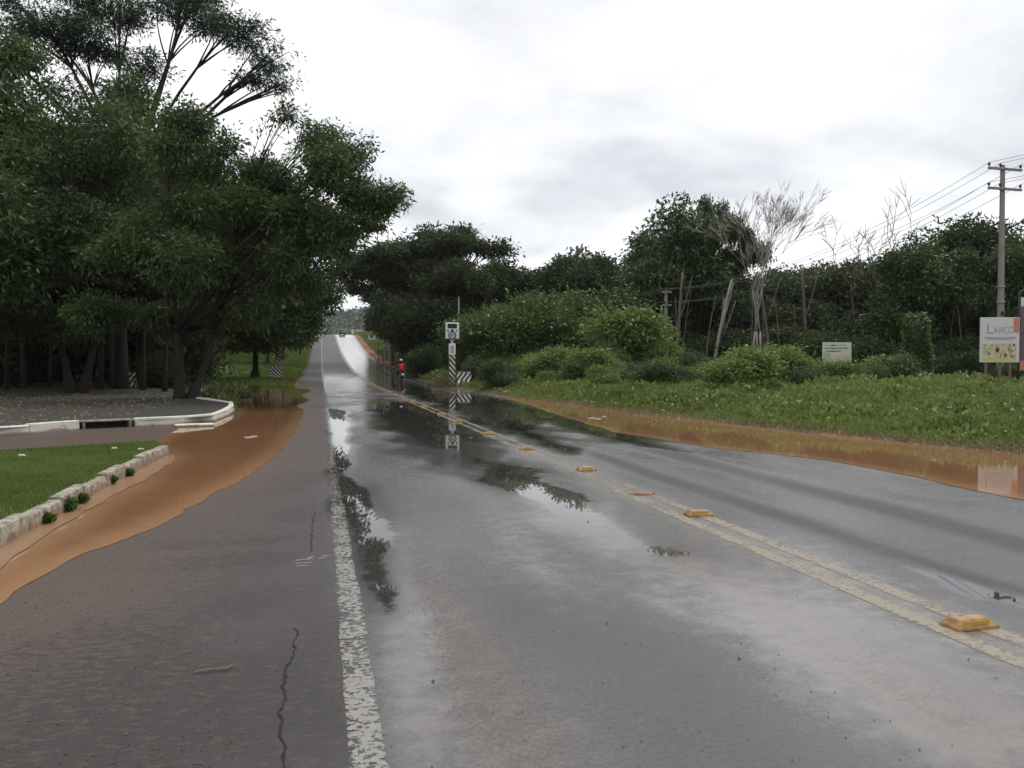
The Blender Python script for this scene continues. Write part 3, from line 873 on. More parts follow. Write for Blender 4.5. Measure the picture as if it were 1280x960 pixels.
def lobes_at(depth, base, specs):
    """crown lobes given as (px, py, half width px, half height px, extra depth) of the photograph, at the tree's own depth"""
    out = []
    k_ = depth / F
    for (px, py, rx, ry, dd) in specs:
        p = at(px, py, depth + dd) - base
        out.append((p.x, p.y, p.z, rx * k_, max(rx, ry) * k_ * 0.85, ry * k_))
    return out

# ---- the dark grove on the left
B = foot(228, 33.5)
B.z = 0.13
tree_thing('shade_tree', 11, B, 'leaf_near', 'bark', 'large dark leafy tree with a low forked trunk at the gravel yard corner', None,
           lobes=lobes_at(33.5, B, [(255, 300, 95, 75, 0), (330, 255, 80, 60, 0.5), (395, 250, 66, 66, -0.5), (425, 205, 42, 38, 0), (462, 268, 42, 42, 0), (370, 330, 60, 44, 0), (280, 210, 80, 55, 1.5),
                                     (225, 180, 60, 50, -2), (200, 340, 75, 60, -2), (400, 175, 36, 28, 1), (485, 245, 24, 20, 0), (447, 185, 20, 18, 0), (345, 150, 30, 22, 0), (150, 400, 50, 26, -1), (215, 405, 42, 24, 1), (265, 395, 40, 26, 1), (310, 390, 36, 24, 0)]),
           trunk_h=2.6, trunk_r=0.24, n_clusters=2000, leaves_per=40, L=0.21, W=0.068, rc=0.25, stems=3, spread=0.55, gap=0.35, gapf=1.5, droop=0.55, lean=(0.3, 0.0), shell=2.2, sub=5, subr=0.46)
B = foot(95, 40); B.z = 0.13
tree_thing('shade_tree', 12, B, 'leaf_near', 'bark', 'broad dark tree in the middle of the grove behind the whitewashed kerb', None,
           lobes=lobes_at(40, B, [(40, 150, 90, 70, 0), (130, 200, 90, 70, -2), (60, 290, 120, 80, -3), (160, 290, 80, 70, 0), (-60, 240, 100, 90, 0), (170, 150, 60, 45, 1), (20, 90, 60, 40, 0), (-20, 340, 110, 60, -3), (20, 410, 60, 24, -2), (90, 405, 55, 24, -1), (150, 395, 45, 24, 2)]),
           trunk_h=3.6, trunk_r=0.27, n_clusters=2300, leaves_per=36, L=0.25, W=0.08, rc=0.30, stems=2, spread=0.6, gap=0.2, gapf=1.3, droop=0.5, sub=6, subr=0.5)
B = foot(-70, 37); B.z = 0.13
tree_thing('shade_tree', 13, B, 'leaf_near', 'bark', 'dark dense tree at the open end of the gravel yard grove', None,
           lobes=lobes_at(37, B, [(-80, 180, 130, 90, 0), (-10, 270, 100, 80, -2), (-160, 300, 120, 80, 0), (-60, 80, 90, 60, 0), (-30, 350, 90, 50, -2), (-60, 410, 70, 26, -1)]),
           trunk_h=3.2, trunk_r=0.26, n_clusters=1500, leaves_per=26, L=0.32, W=0.11, rc=0.40, stems=2, spread=0.5, gap=-0.2, sub=6, subr=0.52)
# tall feathery tree whose open crown shows its branches against the sky
B = foot(150, 46); B.z = 0.13
tree_thing('feathery_tree', 14, B, 'leaf_feather', 'bark', 'tall feathery-leaved tree with an open crown of curving branches above the grove', None,
           lobes=lobes_at(46, B, [(60, 40, 70, 26, 0), (150, 10, 70, 30, 1), (235, 22, 52, 24, 0), (290, 42, 40, 20, -1), (335, 72, 36, 22, 0), (350, 108, 20, 14, 0), (110, 75, 50, 22, 2), (10, 0, 50, 22, 0),
                                  (-60, 30, 50, 24, 0), (230, -20, 60, 22, 0), (180, 85, 36, 15, 0), (315, 96, 22, 14, 0)]),
           trunk_h=11.0, trunk_r=0.30, n_clusters=1150, leaves_per=30, L=0.26, W=0.065, rc=0.32, flat=0.6, droop=0.4, gap=0.35, gapf=1.4, shell=1.6, twig_frac=0.6, lean=(0.5, 0), sub=6, subr=0.55)
# slimmer tree by the striped block
B = foot(319, 72)
tree_thing('shade_tree', 15, B, 'leaf_near', 'bark', 'slim-trunked tree with a flared foot beside the striped block on the grass', None,
           lobes=lobes_at(72, B, [(330, 320, 70, 60, 0), (385, 300, 50, 60, 0), (420, 290, 38, 40, 2), (350, 380, 50, 38, 0), (300, 400, 46, 34, 0), (390, 365, 34, 38, 0), (455, 250, 30, 30, 0), (375, 410, 26, 20, 0), (346, 418, 30, 20, -3), (312, 425, 26, 18, -3)]),
           trunk_h=3.0, trunk_r=0.30, n_clusters=1700, leaves_per=24, L=0.45, W=0.17, rc=0.5, gap=0.0, droop=0.4, flare=2.2, sub=5, subr=0.5)

# prototypes that are copied ------------------------------------------------
def ring_lobes(rg, H, Rw, n, z0, z1, rr, squash=0.75):
    out = [(0, 0, (z0 + z1) / 2 * H, Rw * 0.62, Rw * 0.62, (z1 - z0) * H * 0.5)]
    for i in range(n):
        a_ = 2 * math.pi * i / n + rg.uniform(-.3, .3)
        r_ = Rw * rg.uniform(0.45, 0.68); z = H * rg.uniform(z0 + 0.08, z1 - 0.1)
        s_ = rr * rg.uniform(0.75, 1.25)
        out.append((r_ * math.cos(a_), r_ * math.sin(a_), z, s_, s_, s_ * squash))
    return out
PROTO = {}
def proto(key, leafmat, barkmat, cat='tree', **kw):
    wood, lf = gen_tree(**kw)
    PROTO[key] = (wood.mesh('trunk', barkmat, True), leaf_soup('crown', *lf[:5], leafmat, lf[5]), cat)
rr_ = random.Random(5)
proto('round', 'leaf_dark', 'bark_mid', seed=21, lobes=ring_lobes(rr_, 12, 4.4, 8, 0.38, 0.98, 2.0), trunk_h=4.5, trunk_r=0.2, n_clusters=1200, leaves_per=22, L=0.38, W=0.16, rc=0.42, gap=0.05, sub=4, subr=0.52)
proto('round_mid', 'leaf_mid', 'bark_mid', seed=22, lobes=ring_lobes(rr_, 12, 4.6, 9, 0.32, 0.98, 2.1), trunk_h=4.0, trunk_r=0.2, n_clusters=1300, leaves_per=22, L=0.38, W=0.16, rc=0.40, gap=0.0, sub=4, subr=0.52)
um = [(0.4, -.3, 9.6, 2.4, 2.4, 1.3), (-1.5, 1.0, 7.6, 1.8, 1.8, 1.0), (2.2, .6, 7.0, 1.7, 1.7, .9), (-.5, -2.2, 6.6, 1.6, 1.6, .9)]
for i in range(11):
    a_ = i * 2.4; r_ = 1.6 + 0.42 * i
    um.append((r_ * math.cos(a_), r_ * math.sin(a_), 11.4 - 0.07 * r_ * r_ - rr_.uniform(0, 2.2) - (1.6 if i % 3 == 1 else 0), rr_.uniform(1.3, 2.2), rr_.uniform(1.3, 2.2), rr_.uniform(.5, .95)))
proto('umbrella', 'leaf_dark', 'bark_mid', seed=23, lobes=um, trunk_h=4.8, trunk_r=0.24, n_clusters=1250, leaves_per=24, L=0.32, W=0.13, rc=0.36, flat=0.6, gap=0.2, gapf=1.2, droop=0.2, twig_frac=0.4, sub=3, subr=0.58)
proto('low', 'leaf_dark', 'bark', seed=24, lobes=ring_lobes(rr_, 8, 3.6, 9, 0.10, 0.98, 1.9, 0.9), trunk_h=1.5, trunk_r=0.15, n_clusters=1100, leaves_per=20, L=0.36, W=0.16, rc=0.42, gap=-0.2, stems=3, sub=4, subr=0.55)
proto('tall', 'leaf_mid', 'bark_pale', seed=25, lobes=ring_lobes(rr_, 14, 3.2, 7, 0.55, 1.0, 1.7), trunk_h=8, trunk_r=0.16, n_clusters=800, leaves_per=22, L=0.36, W=0.15, rc=0.42, gap=0.1, sub=4, subr=0.5)
proto('shrub', 'leaf_bright', 'bark', 'shrub', seed=26, lobes=ring_lobes(rr_, 3, 1.7, 8, 0.05, 0.98, 0.9, 0.9), trunk_h=0.5, trunk_r=0.05, n_clusters=520, leaves_per=32, L=0.15, W=0.075, rc=0.22, gap=0.0, gapf=2.2, stems=4, spread=0.3)
proto('shrub_mid', 'leaf_mid', 'bark', 'shrub', seed=27, lobes=ring_lobes(rr_, 3, 1.8, 8, 0.05, 0.98, 0.9, 0.9), trunk_h=0.5, trunk_r=0.05, n_clusters=500, leaves_per=28, L=0.15, W=0.07, rc=0.23, gap=0.0, gapf=2.2, stems=4, spread=0.3)
proto('shrub_yellow', 'leaf_yellow', 'bark', 'shrub', seed=28, lobes=ring_lobes(rr_, 2.2, 1.5, 7, 0.05, 0.98, 0.75, 0.9), trunk_h=0.4, trunk_r=0.04, n_clusters=360, leaves_per=24, L=0.18, W=0.08, rc=0.21, gap=0.1, gapf=2.2, stems=4, spread=0.3)
proto('thicket', 'leaf_dark', 'bark', 'shrub', seed=29, lobes=ring_lobes(rr_, 4, 2.6, 9, 0.03, 0.98, 1.3, 0.9), trunk_h=0.7, trunk_r=0.06, n_clusters=520, leaves_per=18, L=0.30, W=0.14, rc=0.4, gap=-0.3, stems=4, spread=0.4)
PH = {'round': 12, 'round_mid': 12, 'umbrella': 11.8, 'low': 8, 'tall': 14, 'shrub': 3, 'shrub_mid': 3, 'shrub_yellow': 2.2, 'thicket': 4}
vr = random.Random(77)
def plant(key, name, loc, h, label, group=None, wide=1.0, rz=None):
    tm, cm, cat = PROTO[key]
    root = empty(name, loc, vr.uniform(0, 6.28) if rz is None else rz)
    s_ = h / PH[key]; root.scale = (s_ * wide, s_ * wide, s_)
    tag(root, label, cat, group)
    link(bpy.data.objects.new('trunk' if cat == 'tree' else 'stems', tm), root)
    link(bpy.data.objects.new('crown' if cat == 'tree' else 'foliage', cm), root)
    return root
def plant_px(key, name, px, depth, top, label, group=None, wide=1.0, rz=None):
    f = foot(px, depth, 0.05)
    h = (HOR - top) * depth / F + EYE - f.z
    return plant(key, name, f, h, label, group, wide, rz)

# trees deep in the grove that close its dark background
for i, (px, d, top, key) in enumerate([(-160, 52, 150, 'round'), (-60, 60, 160, 'low'), (20, 57, 170, 'round'), (85, 64, 210, 'low'), (140, 55, 180, 'low'), (185, 62, 190, 'round'), (215, 60, 230, 'low'), (-120, 75, 200, 'low'), (40, 80, 240, 'low'), (150, 84, 250, 'low'),
                                       (225, 90, 300, 'low'), (210, 95, 260, 'round'), (-30, 92, 240, 'round'), (90, 100, 260, 'low')]):
    plant_px(key, 'grove_tree', px, d, top, ('round-crowned' if key == 'round' else 'low-branching') + ' dark tree standing deep in the shaded grove', ('round-crowned' if key == 'round' else 'low-branching') + ' trees deep in the grove', 1.15)
for i, (px, d, top) in enumerate([(-40, 50, 395), (15, 55, 400), (52, 58, 415), (215, 57, 405), (130, 66, 420), (-110, 52, 380), (200, 50, 440), (185, 72, 420), (95, 76, 410)]):
    plant_px('thicket', 'understory_bush', px, d, top, 'dark bush growing between the trunks of the grove', 'bushes under the grove')
# thin dark trunks in the grove
def trunk_only(px, d, top, r_, lean):
    f = foot(px, d); f.z = max(f.z, 0.1)
    h = (HOR - top) * d / F + EYE
    mb = MB(); b = Vector((0, 0, -0.2)); c = Vector((lean, 0.2, h))
    mb.tube(bez(b, Vector((lean * .2, 0, h * .5)), c, 6), [r_ * 1.5, r_ * 1.1, r_, r_ * .9, r_ * .8, r_ * .6], 7)
    mb.tube(bez(Vector((lean * .15, 0, h * .45)), Vector((lean * .15 - .4, .1, h * .6)), Vector((-lean - .5, .4, h * .95)), 5), [r_ * .6, r_ * .5, r_ * .45, r_ * .4, r_ * .3], 6)
    root = empty('grove_tree', f); tag(root, 'thin dark forked trunk with small crown at the edge of the gravel yard', 'tree', 'thin trunks at the yard edge')
    mb.build('trunk', 'bark', root, True)
    tm, cm, cat = PROTO['low']
    cr = bpy.data.objects.new('crown', cm); link(cr, root); cr.location = (lean * .5, 0.2, h * 0.62); cr.scale = (0.55, 0.55, 0.5); cr.rotation_euler = (0, 0, px)
for px, d, top, r_, ln in ((8, 44, 330, .10, .3), (30, 47, 330, .12, -.3), (62, 50, 330, .09, .4), (125, 45, 320, .13, .3), (140, 48, 330, .10, -.2), (178, 44, 330, .12, .2), (188, 52, 340, .11, -.4), (205, 42, 330, .10, .4)):
    trunk_only(px, d, top, r_, ln)

# roadside trees further up on the left
for px, d, top, key, lb in ((352, 122, 330, 'round', 'rounded tree on the left verge part way up the hill'), (374, 165, 385, 'low', 'low tree on the left verge near the crest'), (335, 105, 350, 'round_mid', 'mid green tree behind the slim trunk on the left field'),
                            (330, 140, 360, 'low', 'low dark tree at the far side of the left field'), (290, 130, 350, 'round', 'dark tree closing the back of the left field'), (391, 225, 408, 'shrub_mid', 'small bush at the left edge of the road crest')):
    plant_px(key, 'verge_tree', px, d, top, lb)

# ---- forest wall on the right
FG = 'dark trees of the forest wall'
plant_px('umbrella', 'spreading_tree', 535, 92, 279, 'tall dark spreading tree with layered crown behind the motorcyclist', None, 1.15, 0.4)
plant_px('umbrella', 'spreading_tree', 502, 118, 300, 'dark spreading tree overhanging the road up the hill', None, 1.15, 2.0)
plant_px('round', 'forest_tree', 590, 84, 328, 'dark rounded tree between the spreading tree and the bright shrub', None, 0.9)
plant_px('low', 'forest_tree', 521, 104, 365, 'low dark tree at the roadside past the motorcyclist', None, 1.1)
plant_px('low', 'forest_tree', 545, 84, 372, 'low dark tree behind the speed display post', None, 1.2)
plant_px('round_mid', 'spreading_tree', 846, 74, 258, 'tall green tree with an uneven crown beside the pale bare tree', None, 1.0, 1.2)
plant_px('umbrella', 'spreading_tree', 902, 76, 246, 'open dark crown rising behind the pale bare tree', None, 0.45, 3.0)
plant_px('tall', 'forest_tree', 815, 78, 300, 'slender pale-trunked tree under the uneven green crown', None, 0.9)
plant_px('round_mid', 'forest_tree', 1150, 58, 298, 'mid green tree behind the vine-covered stump', None, 0.95)
plant_px('round', 'forest_tree', 1225, 64, 280, 'airy tree behind the concrete power pole', None, 0.95)
plant_px('round_mid', 'forest_tree', 1275, 56, 300, 'mid green tree beside the tall banner frame', None, 0.9)
for i, (px, d, top, key, wd) in enumerate([(625, 90, 330, 'round', 1.1), (655, 100, 335, 'low', 1.2), (690, 88, 328, 'round', 1.1), (725, 96, 330, 'low', 1.2), (760, 84, 322, 'round', 1.0), (795, 92, 318, 'low', 1.1),
                                   (860, 88, 345, 'low', 1.2), (900, 82, 350, 'low', 1.2), (945, 86, 345, 'low', 1.2), (985, 78, 345, 'low', 1.2), (1020, 84, 338, 'low', 1.2), (1055, 74, 345, 'low', 1.2), (1090, 72, 325, 'low', 1.1),
                                   (1120, 80, 330, 'round', 1.1), (1190, 74, 318, 'low', 1.2), (1230, 82, 320, 'low', 1.2), (1285, 70, 310, 'low', 1.1), (1330, 66, 290, 'round', 1.1), (1390, 60, 300, 'low', 1.1), (1450, 58, 280, 'round', 1.1),
                                   (560, 115, 340, 'low', 1.1), (600, 120, 345, 'low', 1.1), (516, 135, 350, 'low', 1.1), (498, 150, 362, 'low', 1.0), (492, 175, 368, 'round', 0.9), (476, 200, 385, 'low', 1.0), (468, 230, 396, 'low', 1.0),
                                   (1070, 62, 395, 'low', 1.0), (1200, 60, 380, 'low', 1.1), (1105, 60, 390, 'low', 1.0), (1255, 58, 390, 'low', 1.0), (950, 74, 380, 'low', 1.2), (1010, 70, 375, 'low', 1.1), (880, 76, 380, 'low', 1.1)]):
    if i % 3 == 0 and key == 'round': key = 'round_mid'
    plant_px(key, 'forest_tree', px, d, top, ('round-crowned mid green tree' if key == 'round_mid' else 'round-crowned dark tree' if key == 'round' else 'low-branching dark tree') + ' in the dense forest wall behind the verge', FG + (' with lighter crowns' if key == 'round_mid' else ' with round crowns' if key == 'round' else ' branching low'), wd)
for px, d, top in ((900, 66, 415), (955, 68, 418), (1000, 64, 410), (1060, 60, 420), (1180, 54, 425), (1215, 56, 420), (1120, 57, 425), (1270, 52, 415), (850, 72, 418), (1030, 58, 415), (1090, 55, 425), (1200, 50, 440)):
    plant_px('thicket', 'understory_bush', px, d, top, 'dark bush in the shade at the foot of the forest wall', 'bushes at the forest foot', 1.1)

# shrubs in front
for px, d, top, key, wd, lb in ((635, 62, 378, 'shrub', 1.15, 'tall bright green shrub behind the speed display post'), (690, 60, 372, 'shrub', 1.0, 'bright green shrub beside the tall one past the speed display'), (600, 66, 388, 'shrub', 0.9, 'bright shrub right behind the speed display head'),
                                (735, 64, 362, 'shrub_mid', 1.0, 'darker green tall shrub between bright shrub and banana clump'), (790, 54, 402, 'shrub_yellow', 1.1, 'yellow-green shrub beside the banana leaves'), (760, 50, 432, 'shrub', 1.1, 'low bright bush under the yellow-green shrub'),
                                (865, 48, 440, 'shrub_mid', 1.2, 'low spreading bush in front of the leaning trunks'), (955, 44, 438, 'shrub', 1.1, 'bright rounded bush in front of the pale bare tree'), (1010, 45, 450, 'shrub_mid', 1.1, 'low green bush in front of the small board'),
                                (910, 46, 452, 'shrub', 1.0, 'low bright bush beside the fallen pale sticks'), (1060, 42, 462, 'shrub', 1.0, 'low leafy bush between small board and vine-covered stump'), (700, 52, 440, 'shrub_mid', 1.1, 'green bush on the verge below the tall bright shrubs'),
                                (820, 47, 455, 'shrub_yellow', 1.0, 'small yellow-green bush on the verge before the leaning trunks'), (1255, 34, 452, 'shrub_mid', 0.8, 'leafy weeds growing around the billboard posts'), (1300, 33, 448, 'shrub', 0.9, 'bright bush beyond the banner frame'),
                                (660, 56, 440, 'shrub', 1.2, 'low bright bush beside the verge grass before the tall shrubs'), (730, 47, 462, 'shrub_yellow', 1.0, 'pale yellow-green weeds at the flood edge'), (985, 42, 470, 'shrub_yellow', 0.9, 'light green weeds below the rounded bush'),
                                (1175, 40, 470, 'shrub', 0.8, 'low leafy weeds beside the vine-covered stump'), (530, 78, 432, 'shrub_mid', 1.0, 'low bush on the roadside grass beside the motorcyclist'), (1090, 41, 474, 'shrub_yellow', 0.8, 'light green weeds before the vine-covered stump')):
    plant_px(key, 'roadside_shrub', px, d, top, lb, None, wd)

sr = random.Random(19)
for i in range(56):
    px = 590 + 560 * (i + sr.uniform(-.4, .4)) / 55
    d = np.interp(px, [590, 700, 850, 1000, 1290], [52, 42, 34, 32, 33]) * sr.uniform(.95, 1.25)
    key = sr.choice(['shrub', 'shrub', 'shrub_mid', 'shrub_yellow', 'shrub_mid'])
    look = {'shrub': 'bright green leafy', 'shrub_mid': 'dull green', 'shrub_yellow': 'pale yellow-green'}[key]
    top = sr.uniform(442, 474)
    if 1012 < px < 1080: top = max(top, 458)
    if px > 1110: top = max(top, 476)
    plant_px(key, 'roadside_shrub', px, d, top, look + ' low shrub in the tangle along the back of the verge', look + ' shrubs along the back of the verge', sr.uniform(1.0, 1.5))
# banana-like clump: long arching blades
def blade_clump(name, loc, n, Lm, Wm, mat, label, seed, up=0.8):
    rg = random.Random(seed); root = empty(name, loc); tag(root, label, 'plant')
    for i in range(n):
        a_ = rg.uniform(0, 6.28); L = Lm * rg.uniform(.65, 1.1); el = rg.uniform(up * .7, up * 1.25)
        d = Vector((math.cos(a_), math.sin(a_), 0)); sd = Vector((-d.y, d.x, 0))
        secs, fs = [], []
        for k_ in range(7):
            u = k_ / 6
            c = d * (L * u * math.cos(el) * (1 + .3 * u)) + Vector((0, 0, L * (u * math.sin(el) - 0.45 * u * u)))
            w_ = Wm * (0.25 + 1.2 * math.sin(math.pi * min(1, u * .9 + .08))) * 0.5 if k_ < 6 else 0.01
            secs += [c - sd * w_ + Vector((0, 0, w_ * .5)), c, c + sd * w_ + Vector((0, 0, w_ * .5))]
            if k_:
                b = 3 * k_
                fs += [(b - 3, b - 2, b + 1, b), (b - 2, b - 1, b + 2, b + 1)]
        mb = MB().add(secs, fs)
        ob = mb.build('leaf', mat, root, True)
        a__ = ob.data.attributes.new('tint', 'FLOAT', 'FACE'); a__.data.foreach_set('value', [rg.uniform(.3, 1)] * len(ob.data.polygons))
    return root
f = foot(825, 52); blade_clump('banana_plant', f + Vector((0, 0, 0.6)), 11, 2.7, 0.42, 'leaf_yellow', 'banana-like clump with long arching pale leaves in front of the forest', 4)
f = foot(775, 53); blade_clump('banana_plant', f + Vector((0, 0, 0.8)), 10, 2.3, 0.34, 'leaf_yellow', 'upright clump of pale pointed leaves beside the arching banana leaves', 5, 1.1)

# pale bare tree and other leafless wood
def bare_tree(name, loc, seed, H, r0, stems, mat, label, depth=6, spreadv=0.42, up=0.5, wind=(0, 0), rmin=0.012, tilt=0.22):
    rg = random.Random(seed); root = empty(name, loc); tag(root, label, 'tree')
    trunk, twigs = MB(), MB()
    def grow(p, d, L, r_, lv):
        n = 4
        pts, rad = [p], [r_]
        q = p.copy(); dd = d.copy()
        for i in range(n):
            dd = (dd + Vector((rg.gauss(0, .07), rg.gauss(0, .07), 0.03 * up))).normalized()
            q = q + dd * (L / n); pts.append(q.copy()); rad.append(r_ * (1 - 0.38 * (i + 1) / n))
        (trunk if lv <= 1 else twigs).tube(pts, rad, 6 if lv <= 1 else 4, cap=lv <= 1)
        if lv >= depth: return
        m = 3 if lv >= 3 and rg.random() < .5 else 2
        for k_ in range(m):
            ax = Vector((rg.gauss(0, 1), rg.gauss(0, 1), rg.gauss(0, .4))); ax = (ax - dd * ax.dot(dd)).normalized()
            nd = (dd + ax * spreadv * rg.uniform(.6, 1.4) + Vector((wind[0], wind[1], 0.10 * up))).normalized()
            grow(pts[-1] if k_ == 0 or rg.random() < .6 else pts[-2], nd, L * rg.uniform(.62, .86), max(rad[-1] * (rg.uniform(.88, 1.0) if k_ == 0 else rg.uniform(.55, .75)), rmin), lv + 1)
    for s_ in range(stems):
        a_ = 6.28 * s_ / stems + rg.uniform(0, .6)
        d = Vector((math.cos(a_) * tilt, math.sin(a_) * tilt, 1)).normalized()
        grow(Vector((math.cos(a_) * .12, math.sin(a_) * .12, -0.2)), d, H * 0.34, r0, 0)
    trunk.build('trunk', mat, root, True); twigs.build('branches', mat, root, True)
    return root
f = foot(946, 57); bare_tree('bare_tree', f, 9, 10.5, 0.10, 3, 'bark_pale', 'pale leafless tree with fanning white branches in the forest edge', 7, 0.40, 0.5, (0.05, 0), 0.012, 0.07)
f = foot(1088, 66); bare_tree('bare_tree', f, 12, 13.6, 0.17, 2, 'bark_dead', 'dark dead tree with bare crooked branches above the forest', 5, 0.6, 0.9, (0, 0), 0.022)
f = foot(1165, 72); bare_tree('bare_tree', f, 15, 13.4, 0.14, 1, 'bark_dead', 'thin dead treetop poking out beside the power pole', 5, 0.5, 0.9, (0, 0), 0.016)
def leaning_trunk(px, d, h, r_, lean, mat, label):
    f = foot(px, d); root = empty('tree_trunk', f); tag(root, label, 'tree trunk')
    mb = MB(); mb.tube(bez(Vector((0, 0, -0.2)), Vector((lean * .35, 0.1, h * .5)), Vector((lean, 0, h)), 7), [r_ * 1.5, r_ * 1.1, r_, r_ * .95, r_ * .9, r_ * .8, r_ * .6], 8)
    mb.tube(bez(Vector((lean * .45, 0, h * .55)), Vector((lean * .5 + .5, 0, h * .7)), Vector((lean * .4 + 1.2, 0.2, h * .98)), 5), [r_ * .5, r_ * .45, r_ * .4, r_ * .3, r_ * .15], 6)
    mb.build('trunk', mat, root, True)
leaning_trunk(890, 64, 7.6, 0.13, 1.6, 'bark_pale', 'thick pale leaning trunk left of the bare tree')
leaning_trunk(902, 66, 6.3, 0.20, 0.2, 'bark_mid', 'thick brown upright trunk beside the pale leaning one')
leaning_trunk(966, 60, 7.5, 0.10, -1.2, 'bark_mid', 'slanting thin trunk behind the pale bare tree')
leaning_trunk(845, 63, 8.0, 0.12, 0.5, 'bark_mid', 'thin forked trunk beside the far concrete pole')
leaning_trunk(1010, 66, 8.5, 0.13, -0.6, 'bark_mid', 'grey leaning trunk in the shade behind the small board')

for i in range(18):
    px = vr.choice([vr.uniform(840, 1075), vr.uniform(1160, 1235)]); d = vr.uniform(55, 63)
    f = foot(px, d); root = empty('sapling', f); tag(root, 'thin bare grey sapling stem in the dark forest edge', 'sapling', 'saplings in the forest edge')
    h = vr.uniform(4, 7); ln = vr.uniform(-.8, .8); r_ = vr.uniform(.03, .07); mb = MB()
    mb.tube(bez(Vector((0, 0, -.2)), Vector((ln * .1, 0, h * .5)), Vector((ln, 0, h)), 6), [r_ * 1.2, r_, r_ * .9, r_ * .8, r_ * .6, r_ * .3], 6)
    for u in (.5, .65, .8): mb.tube([Vector((ln * u * u, 0, h * u)), Vector((ln * u + vr.uniform(-.7, .7), vr.uniform(-.3, .3), h * (u + .16)))], [r_ * .5, r_ * .15], 4)
    mb.build('stem', 'bark_mid', root, True)
# vine-covered stump
f = foot(1145, 43)
root = empty('vine_covered_stump', f); tag(root, 'column-like stump wholly overgrown with green creeper', 'stump')
MB().tube([Vector((0, 0, -.2)), Vector((.03, 0, 1.5)), Vector((-.02, .03, 3.1)), Vector((.25, .03, 3.5))], [.32, .25, .22, .12], 9).build('trunk', 'bark_mid', root, True)
rg = np.random.default_rng(31); n = 5200
zz = rg.random(n) * 3.7; th = rg.random(n) * 6.283; rad = (0.50 + 0.30 * np.sin(zz * 1.6) * np.sin(th * 2 + zz) + 0.18 * sst(zz, 2.4, 3.2)) * np.sqrt(1 - np.clip((zz - 2.2) / 1.6, 0, 1) ** 2) + 0.05
base = np.stack([rad * np.cos(th), rad * np.sin(th), zz], 1) + rg.normal(size=(n, 3)) * .08
dr_ = np.stack([np.cos(th), np.sin(th), -0.5 + 0 * th], 1) + rg.normal(size=(n, 3)) * .5
link(bpy.data.objects.new('creeper', leaf_soup('creeper', base, dr_, rg.uniform(.1, .2, n), rg.uniform(.08, .14, n), np.clip(rg.normal(.5, .25, n), 0, 1), 'leaf_bright', rg)), root)

# ---- verge cover on the right, lawn, field grass: uncountable
def scatter(name, label, cat, xs, ys, zz, L, W, mat, seed, lean=0.5, tint=None):
    rg = np.random.default_rng(seed); n = len(xs)
    base = np.stack([xs, ys, zz], 1)
    d = np.stack([rg.normal(size=n) * lean, rg.normal(size=n) * lean, np.ones(n)], 1)
    tt = np.clip(rg.normal(.5, .25, n), 0, 1) if tint is None else tint
    o = link(bpy.data.objects.new(name, leaf_soup(name, base, d, L, W, tt, mat, rg)))
    return tag(o, label, cat, kind='stuff')
rg = np.random.default_rng(41)
# dense low creeper on the verge; denser near the camera
n = 290000
yy = 8 + 72 * rg.random(n) ** 1.25
vx = verge_x(yy)
u = rg.random(n) ** 1.0
width = np.interp(yy, [8, 30, 50, 80], [17, 19, 16, 10])
xx = vx + 0.25 + u * width
patch = lump(xx, yy, 0.9, 1.0) + 0.7 * lump(xx, yy, 2.4, 4.0)
edge = sst(u * width, 0.0, 1.6)
hgt = (0.10 + 0.34 * edge) * (0.75 + 0.35 * np.clip(patch, -1, 1.5)) + 0.18 * sst(u * width, 5, 12)
keep = rg.random(n) < (0.30 + 0.7 * edge) * np.clip(0.75 + 0.35 * patch, 0.25, 1)
xx, yy, hgt, patch, edge, u = xx[keep], yy[keep], hgt[keep], patch[keep], edge[keep], u[keep]
n = len(xx)
z_ = G(xx, yy) + hgt * rg.random(n) ** 0.7
Ls = rg.uniform(.05, .17, n) * np.interp(yy, [8, 20, 60], [0.8, 1.1, 2.0]) * (1 + 0.5 * (lump(xx, yy, 1.7, 9.0) > 0.5))
scatter('verge_plants', 'lush low creeping plants and weeds covering the verge beyond the flood', 'plants', xx, yy, z_, Ls, Ls * rg.uniform(.35, .75, n), 'leaf_verge', 42, 1.0, np.clip(0.45 + 0.24 * patch + 0.30 * lump(xx, yy, 0.28, 2.0) + rg.normal(0, .2, n), 0, 1))
# grass stalks in the verge
n = 100000
yy = 8 + 85 * rg.random(n) ** 1.2; vx = verge_x(yy); xx = vx + 0.0 + rg.random(n) ** 1.2 * np.interp(yy, [8, 30, 50, 93], [17, 19, 15, 7])
tall = 0.55 + 0.45 * np.clip(lump(xx, yy, 0.6, 5.0), -1, 1)
z_ = G(xx, yy) - 0.02
Ls = rg.uniform(.18, .75, n) * tall * (0.35 + 0.65 * sst(xx - vx, 0, 2)) + 0.06
scatter('verge_grass', 'grass blades standing among the creeping plants of the verge', 'grass', xx, yy, z_, Ls, 0.022 + 0.025 * rg.random(n), 'leaf_yellow', 43, 0.35, np.clip(0.35 + 0.4 * lump(xx, yy, 0.35, 1.0) + rg.normal(0, .2, n), 0, 1))
n = 14000
yy = 8 + 60 * rg.random(n) ** 1.3; xx = verge_x(yy) + rg.normal(0.1, 0.35, n)
scatter('dry_grass', 'straw-coloured dead grass along the water line of the verge', 'grass', xx, yy, G(xx, yy), rg.uniform(.06, .22, n), 0.02, 'leaf_straw', 44, 1.2)
